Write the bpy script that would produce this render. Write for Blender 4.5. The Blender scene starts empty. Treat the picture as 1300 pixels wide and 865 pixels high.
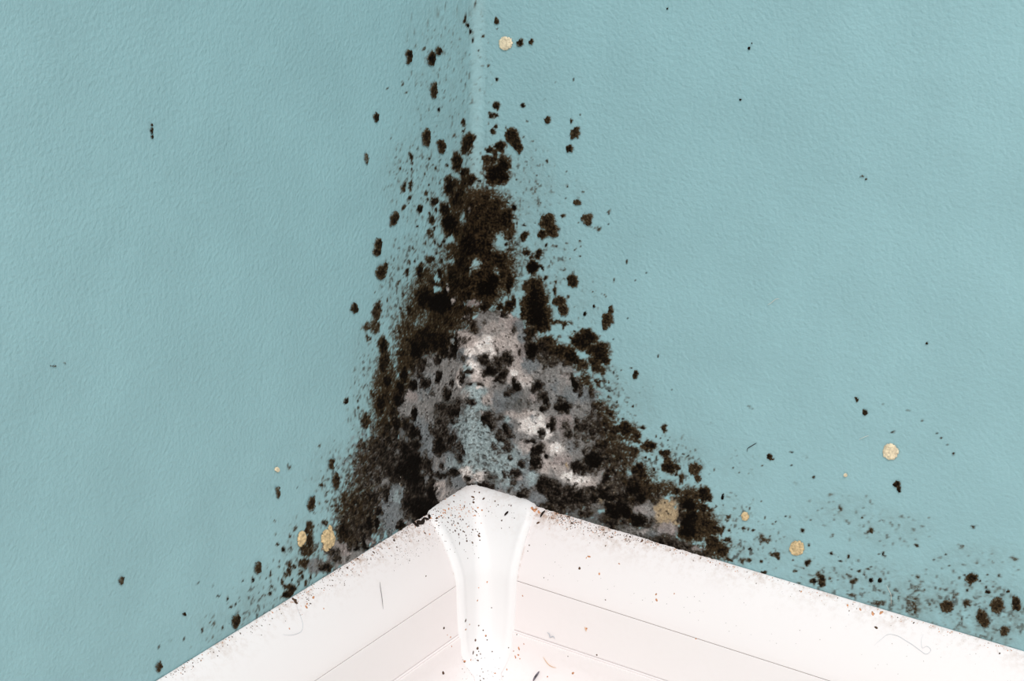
import bpy, math, random
import numpy as np
from mathutils import Vector, Matrix
from mathutils.bvhtree import BVHTree

# ------------------------------------------------------------------ camera, light, exposure
F = 2800.0
AX = Vector((0.83633755, 0.54793606, 0.01748055))
AY = Vector((-0.21310223, 0.29555742, 0.93125359))
AZ = Vector((0.50510092, -0.7825675, 0.36395216))
CAM = Vector((0.43065919, -0.63989619, 0.36189286))
sc = bpy.context.scene
cd = bpy.data.cameras.new('camera')
cam = bpy.data.objects.new('camera', cd)
sc.collection.objects.link(cam)
cam.matrix_world = Matrix(((AX.x, AY.x, AZ.x, CAM.x), (AX.y, AY.y, AZ.y, CAM.y), (AX.z, AY.z, AZ.z, CAM.z), (0, 0, 0, 1)))
cd.sensor_width = 36.0
cd.lens = F / 1300 * 36
cd.clip_start = 0.01
sc.camera = cam

world = bpy.data.worlds.new('world')
sc.world = world
world.use_nodes = True
world.node_tree.nodes['Background'].inputs[0].default_value = (1.0, 0.985, 0.975, 1)
world.node_tree.nodes['Background'].inputs[1].default_value = 0.42


def area_light(name, loc, target, size, power, col):
    ld = bpy.data.lights.new(name, 'AREA')
    ld.shape = 'RECTANGLE'
    ld.size, ld.size_y = size
    ld.energy = power
    ld.color = col
    o = bpy.data.objects.new(name, ld)
    o.location = loc
    o.rotation_euler = (Vector(target) - Vector(loc)).to_track_quat('-Z', 'Y').to_euler()
    sc.collection.objects.link(o)
    return o


area_light('ceiling_lamp', (0.95, -1.15, 1.75), (0.05, -0.05, 0.05), (0.6, 0.6), 34, (1, 0.982, 0.975))
area_light('window_light', (0.1, -2.2, 0.8), (0.1, 0, 0.05), (0.8, 1.0), 5, (1, 0.985, 0.98))

sc.view_settings.view_transform = 'Standard'
sc.view_settings.look = 'None'
sc.view_settings.exposure = 0.0
sc.view_settings.gamma = 1.0
sc.view_settings.use_curve_mapping = False

MM = 0.001
rng = np.random.RandomState(7)
random.seed(7)


# ------------------------------------------------------------------ helpers
def lin(c):
    c = np.asarray(c, float) / 255.0
    return np.where(c <= 0.04045, c / 12.92, ((c + 0.055) / 1.055) ** 2.4)


def tag(o, label=None, cat=None, group=None, kind=None):
    if label:
        o['label'] = label
    if cat:
        o['category'] = cat
    if group:
        o['group'] = group
    if kind:
        o['kind'] = kind
    return o


def mesh_obj(name, V, Fc, mat, parent=None, smooth=True, col=None):
    me = bpy.data.meshes.new(name)
    V = np.asarray(V, np.float32)
    Fc = [tuple(int(i) for i in f) for f in Fc] if not isinstance(Fc, np.ndarray) else Fc
    if isinstance(Fc, np.ndarray):
        me.vertices.add(len(V))
        me.vertices.foreach_set('co', V.ravel())
        me.loops.add(Fc.size)
        me.loops.foreach_set('vertex_index', Fc.ravel().astype(np.int32))
        me.polygons.add(len(Fc))
        k = Fc.shape[1]
        me.polygons.foreach_set('loop_start', np.arange(0, Fc.size, k, dtype=np.int32))
        me.polygons.foreach_set('loop_total', np.full(len(Fc), k, np.int32))
        me.update(calc_edges=True)
        me.validate()
    else:
        me.from_pydata([tuple(v) for v in V], [], Fc)
        me.update()
    me.polygons.foreach_set('use_smooth', np.full(len(me.polygons), smooth))
    if col is not None:
        at = me.color_attributes.new('growth', 'FLOAT_COLOR', 'POINT')
        at.data.foreach_set('color', np.asarray(col, np.float32).ravel())
    me.materials.append(mat)
    o = bpy.data.objects.new(name, me)
    sc.collection.objects.link(o)
    if parent:
        o.parent = parent
    return o


nAX, nAY, nAZ, nC = (np.array(v) for v in (AX, AY, AZ, CAM))


def project(P):
    q = P - nC
    d = -(q @ nAZ)
    return 650 + F * (q @ nAX) / d, 432.5 - F * (q @ nAY) / d


def pix_ray(u, v):
    d = nAX * (u - 650) / F - nAY * (v - 432.5) / F - nAZ
    return d / np.linalg.norm(d)


def wall_hit(u, v):
    """point of the photograph -> (s, z) on the walls in mm; s < 0 on the shaded wall"""
    d = pix_ray(u, v)
    if u < 603:
        t = (0 - nC[0]) / d[0]
        p = nC + t * d
        return p[1] * 1000, p[2] * 1000
    t = (0 - nC[1]) / d[1]
    p = nC + t * d
    return p[0] * 1000, p[2] * 1000


R0 = 4.2           # the painted corner is a soft hollow, mm


def wall_point(s, z, h=0.0):
    """(s,z,h) in mm -> world metres; h = height above the paint"""
    s = np.asarray(s, float); z = np.asarray(z, float); h = np.asarray(h, float) + 0 * s
    arc = R0 * math.pi / 2
    # s within +-arc/2 lies on the hollow; beyond it on the flat walls
    a = arc / 2
    x = np.where(s > a, s - a + R0, 0.0)
    y = np.where(s < -a, s + a - R0, 0.0)
    th = (s + a) / arc * (math.pi / 2)
    inside = np.abs(s) <= a
    rr = R0 - h
    xi = R0 - rr * np.cos(th)
    yi = -R0 + rr * np.sin(th)
    X = np.where(inside, xi, np.where(s > a, x, h))
    Y = np.where(inside, yi, np.where(s > a, -h, y))
    return np.stack([X, Y, z + 0 * s], -1) * MM


# gradient noise on (x, y)
_perm = rng.permutation(4096)
_ang = rng.rand(4096) * 2 * math.pi
_gx, _gy = np.cos(_ang), np.sin(_ang)


def noise(x, y, seed=0):
    x = x + seed * 17.31 + 500; y = y + seed * 9.77 + 500
    xi = np.floor(x).astype(int); yi = np.floor(y).astype(int)
    xf = x - xi; yf = y - yi
    u = xf * xf * xf * (xf * (xf * 6 - 15) + 10); v = yf * yf * yf * (yf * (yf * 6 - 15) + 10)

    def g(i, j):
        k = _perm[(_perm[(xi + i) & 4095] + yi + j) & 4095]
        return _gx[k] * (xf - i) + _gy[k] * (yf - j)
    a = g(0, 0) * (1 - u) + g(1, 0) * u
    b = g(0, 1) * (1 - u) + g(1, 1) * u
    return (a * (1 - v) + b * v) * 1.5


def fbm(x, y, wl, oct=4, seed=0, gain=0.55):
    r = 0; a = 1; t = 0
    for k in range(oct):
        r = r + a * noise(x / wl, y / wl, seed + k * 3)
        t += a; a *= gain; wl *= 0.5
    return r / t * 1.35


def sstep(a, b, x):
    t = np.clip((x - a) / (b - a), 0, 1)
    return t * t * (3 - 2 * t)


# ------------------------------------------------------------------ the mould's plan
# each tile: origin and scale of the survey, then lines "type x y rx ry value rotation"
COLS = dict(G=(92, 90, 86), g=(140, 136, 133), c=(124, 128, 130), w=(192, 180, 174), W=(246, 236, 230),
            t=(170, 187, 189), y=(172, 150, 120), o=(96, 88, 70), p=(158, 146, 142))
TILES = [
 (440, 160, 6.5, '''
S 600 450 280 420 .45
S 470 480 130 200 .35
S 1000 350 120 350 .5
K 1120 730 230 110 .92
K 1260 800 120 120 .95
K 780 170 12 20 0
K 1005 130 55 75 1.1 25
K 975 190 45 50 1.05
K 910 300 42 85 1.1
K 1055 90 14 30 .9
K 535 250 14 30 .9
K 615 240 11 26 .55 12
K 682 270 7 12 .8
K 537 300 8 20 .8
K 535 355 7 14 .75
K 440 350 12 14 .6
K 470 500 20 46 .95 10
K 528 500 11 50 .85 4
K 515 590 14 18 .9
K 510 640 9 16 .6
K 470 675 13 28 .9
K 605 690 19 36 1.1
K 650 548 17 25 .85
K 665 605 12 13 .9
K 713 318 7 14 .75
K 725 350 8 16 .8
K 825 325 13 14 .7
K 765 450 12 38 .6
K 645 390 8 14 .6
K 500 392 8 7 .7
K 560 485 7 10 .6
K 680 490 9 12 .7
K 725 620 30 38 .95
K 700 775 24 42 .95
K 735 700 12 30 .85
K 685 720 9 20 .7
K 580 832 10 12 1
K 725 842 13 20 .85
K 970 390 36 50 1.1
K 1020 450 50 45 1.15
K 965 460 30 60 1
K 850 500 50 85 1.25
K 900 600 62 85 1.15
K 810 690 45 65 1.2
K 850 800 68 85 1.35
K 940 545 45 60 1
K 900 470 60 40 .8
K 1180 190 40 32 1.05
K 1160 290 40 50 .95
K 1210 285 28 50 1
K 1230 225 22 40 .95
K 1210 42 24 28 .95
K 1235 5 20 14 .8
K 960 42 13 18 .85
K 965 2 18 7 .8
K 890 85 25 16 .4
K 1270 165 48 48 1.1
K 1240 400 105 85 1.25
K 1290 330 60 90 1.2
K 1170 350 50 40 .7
K 1095 455 20 12 1
K 1165 515 10 12 .9
K 1150 590 48 42 1.15
K 1075 575 12 12 .8
K 1240 530 40 30 .5
K 1245 640 60 40 .95
K 1000 700 60 80 .95
x 960 750 20 75 .5
x 1010 690 14 35 .7
p 1010 690 14 30 .8
'''),
 (440, 293, 6.5, '''
S 450 500 170 420 .55
S 620 150 220 150 .5
S 330 600 100 250 .4
K 1080 300 240 360 .86
K 760 700 240 210 .86
K 515 262 12 32 .9
K 495 350 15 34 1
K 425 430 12 26 .8
K 458 535 15 26 .75
K 525 555 11 13 .9
K 560 250 10 12 .8
K 545 150 8 15 .7
K 437 170 7 16 .4
K 455 700 22 45 .75
K 370 710 14 16 .6
K 365 640 8 22 .4
K 440 640 10 18 .7
K 330 575 10 20 .6
K 240 520 6 30 .6
K 404 75 7 10 .6
K 690 20 32 36 .85
K 720 95 14 20 .9
K 770 120 20 24 .95
K 800 85 15 20 .95
K 650 110 14 26 .6
K 835 200 34 34 .95
K 740 185 12 14 .8
K 780 250 16 20 .8
K 690 240 50 38 .85
K 610 340 36 75 1.1
K 660 370 42 80 .75
K 600 420 35 30 .9
K 770 355 22 50 1.15
K 780 425 20 34 1.15
K 715 420 26 30 1
K 660 330 18 20 .7
K 530 660 36 62 1.05
K 560 540 20 26 .9
K 505 790 24 45 .85
K 440 840 20 25 .9
K 395 825 12 16 .8
K 250 660 42 80 .9 4
K 240 790 32 70 .8
K 165 800 45 40 .7
K 190 770 30 30 .55
K 640 560 80 95 1.3
K 770 600 120 95 1.6
K 820 520 30 60 1.4
K 650 480 44 34 1.05
K 870 400 50 170 1.1
K 760 740 150 90 .95
K 650 820 90 60 1.1
K 880 20 80 60 1.05
K 1000 120 100 130 1.25
K 1040 160 60 50 1.35
K 930 260 60 60 1.15
K 960 430 110 60 1.15
K 980 530 70 50 1.1
K 1150 60 120 90 1
K 1160 180 80 60 1.1
K 1270 230 60 60 1.15
K 1150 470 110 90 1.4
K 1210 420 60 60 1.35
K 1280 350 40 60 1.1
K 1140 620 50 50 1.25
K 1270 640 42 50 1.15
K 1000 700 46 85 1.3
K 1050 790 50 60 1.4
K 930 820 40 60 .9
x 1270 100 60 75 .9
x 1290 60 40 50 .8
x 1065 290 45 45 .6
x 1090 250 30 30 .5
x 1010 340 12 30 .5
x 1240 330 25 50 .5
x 744 400 14 40 .9
x 745 485 38 22 .9
x 855 75 28 35 .9
x 860 265 30 30 .6
x 650 700 30 60 .35
x 590 760 40 50 .4
p 1060 600 110 50 .6
x 1050 595 90 30 .45
g 1170 740 120 80 .95
x 1170 760 100 70 .95
w 1200 800 90 60 .6
x 1200 810 90 50 .7
w 985 715 35 26 .8
x 990 712 30 22 .7
w 945 850 70 30 .9
x 940 850 60 26 .8
w 1290 690 30 36 .9
x 1285 680 28 26 .9
w 872 580 18 44 .9 35
x 872 580 14 34 .9 35
w 835 475 13 45 .7 -12
x 835 475 9 36 .8 -12
K 1060 800 34 50 1.3
'''),
 (440, 426, 6.5, '''
S 200 450 170 420 .5
S 130 700 130 200 .5
K 500 200 110 200 .85
K 330 480 130 330 .80
K 330 760 120 140 .85
K 550 200 150 140 .85 30
g 680 340 150 200 .95
g 860 240 110 150 .9
g 620 560 200 150 .9
c 650 380 80 90 .6
c 620 480 110 70 .5
p 520 500 60 60 .8
c 640 740 110 110 .9
g 700 640 110 110 .8
g 480 600 80 90 .8
g 850 480 130 120 .8
G 850 620 160 120 .8
G 800 780 110 110 .7
c 910 740 100 120 .9
t 900 700 60 60 .6
t 1080 640 120 120 .9
t 1060 790 150 120 1
w 1000 50 110 70 .9
c 960 160 80 60 .8
W 1190 100 120 100 .95
w 1270 60 60 80 .9
W 1010 140 42 38 .95
W 1100 90 40 30 .6
W 1040 240 56 42 .95
c 1090 190 60 40 .5
t 980 290 70 60 .8
w 925 330 26 95 .85 6
W 920 400 20 26 .7
w 1080 330 70 60 .9
W 1090 300 40 40 .6
w 1170 380 60 60 .8
t 1060 470 110 70 .9
W 1090 430 30 16 .9
w 1180 520 60 60 .7
c 1260 560 60 90 .8
w 1150 650 50 40 .6
w 980 500 40 60 .5
S 1000 680 230 220 .5
x 680 320 130 160 1
x 650 330 50 90 1
x 870 260 120 130 .9
x 620 560 170 130 .95
x 480 560 50 80 .75
x 640 740 100 120 .8
x 1060 400 250 420 1
x 1200 80 120 120 1
x 850 480 130 150 .8
K 300 90 44 75 1.15 -5
K 305 230 42 115 1.1 8
K 330 370 44 52 1.2
K 350 180 14 36 .95
K 215 480 32 36 .75
K 280 570 55 115 1.1 8
K 240 630 30 50 .9
K 160 700 36 75 .95 5
K 2 540 24 28 .95
K 180 20 40 28 .65
K 210 350 7 9 .8
K 90 540 8 12 .7 
K 95 600 12 20 .6 20
K 320 780 75 95 1
K 380 650 50 60 1.05
K 390 720 50 60 1.1
K 700 50 200 110 1.2
K 560 120 60 85 1.45
K 450 150 42 40 1.1
K 530 50 80 50 1.05
K 880 80 34 95 1.4
K 790 140 50 40 1.25
K 860 160 30 26 1.2
x 870 45 15 30 .95
K 560 230 90 100 .95 30
K 470 330 40 70 1.3
K 540 405 35 45 1.4
K 440 430 50 62 1.3
K 415 530 52 70 1.35
K 330 500 36 80 .95
K 590 330 16 30 .9
K 640 400 48 40 1.15
K 755 340 22 52 1.3 8
K 865 390 18 30 1.1
K 820 480 34 52 1.15
K 740 195 34 44 1.05
K 800 100 30 40 .9
K 550 650 24 60 1.3
K 540 790 44 66 1.3
K 590 850 30 30 1
K 480 740 50 60 .95
K 820 620 95 65 .85
K 790 600 50 40 1
K 880 640 50 42 1.1
K 905 580 30 50 .9
K 770 700 50 60 .8
K 770 800 80 80 .85
K 850 850 50 40 .9
K 890 700 40 30 .7
K 1130 200 50 40 1.1
K 1190 290 62 52 1.2
K 1190 290 30 30 1.4
K 1270 220 60 90 .95
K 1270 360 42 46 1.05
K 950 350 30 44 .95
K 1000 300 34 15 1.05 -15
K 1085 400 30 18 1.1
K 1015 405 26 16 1
K 1010 540 52 26 .9
K 940 180 36 30 .6
K 1190 690 74 60 .9
K 1200 750 36 36 1.15
K 1270 820 50 66 .75
K 950 50 44 40 .6
K 1290 690 30 40 .6
K 700 470 20 30 .6
x 1130 110 50 40 .6
'''),
 (440, 559, 6.5, '''
S 150 200 220 260 .5
K 100 600 190 260 .76
K 200 250 170 240 .74
K 420 200 200 260 .9
c 380 560 110 190 .95
t 420 460 60 60 .5
g 300 340 70 60 .8
p 240 470 50 80 .6
g 380 110 80 60 .6
c 690 60 70 80 .8
c 600 90 60 60 .8
g 800 440 150 140 .95
w 770 400 60 80 .5
w 800 520 70 50 .5
c 880 200 130 110 .9
t 870 180 70 60 .5
g 760 180 60 90 .7
g 640 370 60 90 .6
t 1130 150 220 200 1
W 980 260 56 44 .85
W 1110 300 66 50 .95
w 1010 320 60 36 .8
c 900 340 60 60 .8
w 720 360 34 26 .9
G 1210 310 90 60 .8
p 1250 430 70 30 .7
y 452 365 14 20 .9
G 560 590 160 100 .6
g 620 620 50 50 .6
p 460 680 60 30 .6
p 120 760 120 90 .6
S 1130 170 200 200 .55
x 380 560 95 170 .9
x 430 400 50 40 .8
x 300 340 55 50 .7
x 390 110 60 40 .6
x 690 60 50 70 .8
x 800 440 140 130 1
x 880 190 110 90 .9
x 1100 200 200 220 1
x 250 470 30 60 .6
K 320 110 62 60 1
K 330 200 80 80 1
K 240 40 90 60 .9
K 120 40 36 46 .85
K 470 90 44 95 1.2
K 560 40 50 44 1.2
K 760 40 46 90 1.3
K 830 30 50 50 .8
K 540 180 80 95 1.45
K 540 310 90 90 1.35
K 460 240 90 80 1.3
K 400 300 60 60 1.1
K 660 210 50 70 1
K 620 560 130 110 1.4
K 690 440 46 90 1.4
K 570 420 80 60 1.15
K 600 350 50 50 1.05
K 510 500 60 80 1.2
K 700 590 60 60 1.4
K 660 620 80 40 1.5 30
K 740 530 26 40 1.1
K 180 680 28 66 1.45 8
K 240 690 24 52 1.45
K 260 590 30 36 1.25
K 440 700 40 40 1.35
K 130 820 20 52 1.35
K 40 720 70 80 .9
K 170 490 70 80 .85
K 320 440 36 70 1.05
K 70 560 70 90 .85
K 120 380 60 90 .8
K 40 840 50 60 .85
K 870 270 50 36 1.1
K 780 290 52 22 1.1
K 780 210 24 20 1
K 740 270 30 24 .8
K 930 140 34 60 .85
K 900 60 60 50 .75
K 960 110 20 40 .8
K 1270 100 46 60 .75
K 1230 60 40 30 .7
K 1010 310 36 16 .8
K 1150 375 80 28 1.1
K 1030 370 40 20 .8
K 1260 270 24 24 .9
K 1210 290 30 20 .7
K 1145 268 10 10 .9
K 840 340 22 44 .7
K 700 320 24 40 1
K 960 420 40 12 .7
'''),
 (640, 160, 6.5, '''
S 230 500 180 350 .4
S 90 330 110 200 .4
S 560 550 170 150 .2
K 15 310 26 26 .95
K 10 400 36 66 1.15
K 12 470 20 30 .7
K 20 750 66 70 1.15
K 30 800 60 60 1.15
K 355 290 12 14 .85
K 512 375 9 10 .9
K 525 505 10 8 .9
K 505 600 8 6 .8
K 80 675 18 20 1.25 25
K 45 590 22 9 .95 -25
K 22 640 22 18 .85
K 110 800 10 18 .9
K 168 818 12 8 1
K 257 808 6 6 .8
K 490 740 19 16 .75
K 770 852 30 20 .65
K 720 830 30 20 .4
K 870 712 11 22 .7 25
K 640 388 5 5 .8
K 650 545 10 6 .5
K 745 660 7 8 .6
K 855 812 7 7 .8
K 432 214 5 5 .8
K 270 400 6 6 .8
K 105 440 10 8 .6
K 290 490 30 26 .4
K 240 540 30 26 .38
K 290 635 20 20 .4
K 200 725 14 10 .4
K 238 126 10 7 .5
K 163 88 7 8 .9
K 10 20 8 20 .5
K 95 560 8 6 .6
K 610 800 8 8 .7
K 505 800 6 6 .7
K 575 740 5 5 .7
K 40 240 26 16 .4
K 700 30 0 0 0
'''),
 (640, 293, 6.5, '''
S 330 350 300 400 .4
S 100 250 130 230 .6
S 560 560 280 260 .25
K 40 20 62 50 .8
K 55 60 14 20 .9
K 165 50 36 42 1.05
K 350 120 12 20 1.05
K 410 125 22 14 .65
K 430 125 8 8 .8
K 185 175 28 32 1.1
K 225 205 22 20 1.1
K 290 205 30 44 1
K 232 300 42 60 1.5
K 305 308 20 24 1.05
K 340 388 15 20 1.05
K 380 300 18 36 .45
K 382 430 14 16 .5
K 428 420 14 12 .5
K 20 110 12 18 .9
K 33 150 9 10 .9
K 55 205 12 16 .8
K 83 246 9 7 .85
K 70 160 8 18 .5
K 250 470 98 92 1
K 250 470 30 60 1.25
K 260 590 104 130 1.2
K 250 560 50 100 1.35
K 280 700 110 110 1.3
K 270 690 50 70 1.6
K 155 600 25 30 .7
K 170 680 55 60 .95
K 310 780 90 60 1.05
K 30 370 40 80 1
K 45 440 36 80 1.2
K 8 230 22 52 1.05
K 80 590 30 55 1.1
K 45 620 40 60 1.1
K 0 690 30 60 1
K 425 500 13 54 .9
K 440 755 70 18 .85
K 490 780 22 26 .95
K 550 760 20 20 .5
K 385 745 20 16 .9
K 680 835 60 38 1.05
K 690 812 20 8 1
K 905 410 11 11 1
K 1012 252 12 16 .6
K 1022 725 7 7 .9
K 580 828 9 7 .9
K 625 135 8 8 .8
K 625 210 8 8 .8
K 515 100 12 12 .6
K 625 85 16 8 .5
K 585 155 10 10 .6
K 515 245 0 0 0
K 500 320 20 14 .4
K 530 545 16 14 .5
K 660 250 0 0 0
K 540 232 7 7 .6
K 745 500 16 8 .45
K 835 535 14 9 .4
K 750 770 10 10 .4
K 660 748 6 6 .8
K 1088 418 5 5 .6
K 1172 343 7 5 .5
K 1215 748 7 7 .5
K 95 830 36 50 1.15
w 20 740 60 70 .8
p 80 770 60 60 .8
c 130 800 50 60 .8
x 30 730 45 40 .7
x 130 810 30 50 .7
K 230 830 60 50 1
x 1 560 14 50 .4
x 118 620 10 90 .8
'''),
 (640, 426, 6.5, '''
S 830 500 160 280 .6
S 1050 600 200 260 .3
K 380 120 230 110 .85
K 420 200 140 70 .75
K 740 700 220 180 .74
w 50 60 110 120 .9
w 90 260 100 130 .95
p 150 150 60 90 .8
W 80 310 36 36 .9
W 180 380 55 60 .6
w 190 330 60 80 .7
c 215 230 70 90 .85
c 150 20 45 40 .8
g 430 340 160 150 .95
g 340 150 50 36 .7
p 520 360 60 60 .8
w 525 375 30 36 .7
g 450 450 140 120 .9
c 400 420 90 60 .5
c 50 520 110 100 .9
G 120 560 100 90 .6
p 260 520 60 60 .7
g 250 600 90 80 .8
c 600 560 180 140 .85
g 640 640 170 110 .8
p 450 700 120 90 .85
g 400 620 90 60 .8
W 240 720 110 100 .9
w 180 650 60 40 .8
W 345 810 60 50 .9
w 60 660 60 50 .6
c 250 690 36 40 .6
c 30 760 60 90 .8
t 20 700 30 40 .9
p 520 770 60 110 .8
g 720 760 120 100 .7
o 350 210 60 40 .6
x 60 60 110 110 1
x 100 270 110 150 1
x 200 250 90 90 1
x 430 350 130 110 .95
x 560 560 200 130 .9
x 250 640 250 200 1
x 560 720 90 70 .6
K 240 110 62 60 1.45
K 230 140 50 50 1.4
K 200 20 36 30 .95
K 215 70 30 40 .9
K 350 60 100 60 .95
K 330 100 60 40 1.05
K 460 120 80 60 1.05
K 540 160 60 60 1.15
K 580 200 70 50 1.2
K 390 220 70 40 .8
K 640 235 46 60 .95
K 640 50 110 70 1.15
K 690 20 90 60 1.15
K 720 110 60 60 .9
K 790 140 80 84 1.15
K 830 200 46 50 1.1
K 760 230 70 80 .95
K 820 290 32 44 .85
K 460 10 30 20 .7
x 640 165 40 30 .9
x 500 40 45 40 .9
K 20 200 46 60 1.05
K 42 175 12 30 1.2
K 0 310 26 60 .95
K 110 430 38 42 1.25
K 82 388 18 30 1.1
K 60 460 50 40 .8
K 135 130 11 46 1
K 325 270 13 50 1
K 290 410 42 40 1.25
K 270 440 60 40 .7
K 585 390 28 70 1.35 -15
K 610 400 40 60 .8
K 345 530 28 56 1.15
K 325 600 28 30 1.25
K 300 500 30 60 .7
K 505 590 44 52 1.4
K 490 580 62 62 .85
K 470 540 20 16 .9
K 400 740 25 58 1.15
K 355 750 14 26 1.1
K 660 330 30 60 .65
K 690 370 46 50 .75
K 630 470 22 26 .8
K 780 375 34 24 .8
K 780 410 30 20 .7
K 845 375 30 14 .75
K 720 470 30 60 .85
K 785 495 24 13 .65
K 870 457 11 9 1
K 860 520 26 22 .6
K 790 590 46 50 .85
K 750 570 40 30 .7
K 885 640 34 30 .95
K 820 660 30 16 .7
K 820 740 66 50 .95
K 910 780 50 50 1.1
K 1010 770 75 62 1.1
K 1080 830 46 46 .95
K 1140 755 28 24 .95
K 1047 267 9 9 1
K 905 310 8 16 .8 -15
K 942 358 8 6 .9
K 930 550 9 8 .9
K 1062 590 13 11 .9
K 980 690 11 8 .9
K 1000 555 22 10 .5
K 650 760 56 46 .95
K 610 715 28 26 .9
K 520 790 44 80 .7
K 30 800 46 60 1
K 10 750 24 30 1
K 310 800 22 40 .9
K 195 570 22 30 .6
K 280 655 30 14 .7
K 730 810 36 60 1
K 930 850 100 30 .9
K 1270 175 8 20 .8 20
K 1255 830 8 12 .7
K 1290 850 10 10 .7
K 900 32 8 6 .6
K 840 570 60 10 .4
K 1080 660 20 7 .4
K 960 285 6 4 .5
'''),
 (640, 559, 6.5, '''
S 1180 180 130 220 .6
K 520 480 420 130 .88 -20
K 850 150 240 200 .80
K 1000 350 250 200 .80
K 1150 550 200 170 .9
t 100 230 180 180 .8
c 180 330 120 90 .8
c 200 160 120 120 .6
W 440 80 80 56 .95
w 330 60 66 60 .9
w 200 50 90 60 .7
w 330 200 70 90 .85
W 60 190 0 0 0
w 130 320 36 20 .7
g 600 80 110 120 .8
c 560 60 60 60 .5
p 480 180 90 90 .8
w 470 240 70 50 .7
y 520 205 16 26 .8
W 540 300 90 40 .95 -28
W 630 340 90 38 .95 -25
w 740 350 90 50 .85 -20
w 660 385 80 34 .7 -20
w 800 310 60 80 .6
t 240 320 50 60 .7
g 110 480 80 60 .8
c 270 500 100 80 .85
p 150 470 60 40 .5
g 470 360 80 50 .7
g 830 330 90 90 .6
y 880 390 50 50 .75
y 920 430 50 36 .8
g 980 420 60 60 .6
y 800 480 50 36 .7
y 875 505 18 42 .9 10
y 1030 520 26 50 .6
g 730 500 60 60 .6
p 1160 560 100 80 .7
g 1120 600 60 70 .7
c 1060 290 50 50 .6
c 570 570 70 50 .7
c 740 640 150 60 .4
G 900 700 250 60 .6
c 1230 770 90 60 .5
g 1100 740 160 40 .5
p 1000 520 80 40 .4
y 1290 590 50 130 .85
x 120 240 190 230 1
x 270 500 90 70 .9
x 100 470 90 60 .9
x 330 100 200 100 1
x 340 230 80 120 1
x 480 200 110 110 .9
x 570 310 110 50 1 -28
x 690 355 110 40 1 -20
x 600 80 90 90 .5
x 830 300 70 60 .5
x 1060 280 45 50 .8
x 1160 560 90 60 .7
x 1290 590 40 110 .7
x 1100 740 120 30 .5
K 740 160 80 90 1.4
K 760 190 50 50 1.6
K 620 220 60 50 1.15
K 600 200 40 30 1
K 640 270 40 30 .8
K 870 100 90 80 .75
K 900 220 90 90 .85
K 850 310 46 60 .95
K 940 60 120 60 .8
K 1090 240 50 50 .85
K 1150 280 30 60 .8
K 830 30 50 40 .9
K 600 30 40 40 .6
K 260 190 46 66 1.3
K 290 230 26 30 1.1
K 300 70 50 50 1.2
K 240 100 30 50 1.1
K 345 135 18 18 1.4
K 230 10 50 12 1
K 150 200 40 34 .95
K 90 290 44 66 .85
K 30 60 40 60 .7
K 50 140 20 20 .6
K 100 250 30 20 .7
K 10 280 20 30 .7
K 80 350 30 20 .8
K 350 370 90 66 1.1
K 420 430 90 70 1.05
K 500 520 120 50 .95
K 590 450 80 50 1.2
K 640 480 80 50 1.1
K 660 600 90 40 .9
K 560 400 60 26 1
K 640 420 40 20 1.05
K 820 412 26 26 1.25
K 740 472 30 26 1.35
K 850 450 50 40 1.3
K 900 470 50 40 1.25
K 985 475 60 60 1.15
K 960 540 60 60 1.25
K 1070 400 70 60 1.25
K 1140 460 60 70 1.15
K 1200 400 80 50 1
K 1250 440 90 60 .85
K 910 590 80 80 1.35
K 1010 600 60 60 1.5
K 880 540 50 40 1.2
K 1110 660 66 50 1.5
K 1070 640 40 40 1.2
K 900 735 50 24 1
K 900 660 60 50 1.05
K 1010 680 60 40 .9
K 830 640 60 40 .8
K 160 440 66 36 .9
K 60 400 40 30 .6
K 120 500 30 20 .6
K 270 555 50 26 1.2
K 380 545 60 30 1
K 460 570 60 20 .8
K 1190 50 70 42 .9
K 1240 40 20 20 .8
K 1170 142 13 12 .9
K 1240 240 14 10 .8
K 1255 155 8 20 .8
K 1295 100 16 30 .9
'''),
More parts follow.
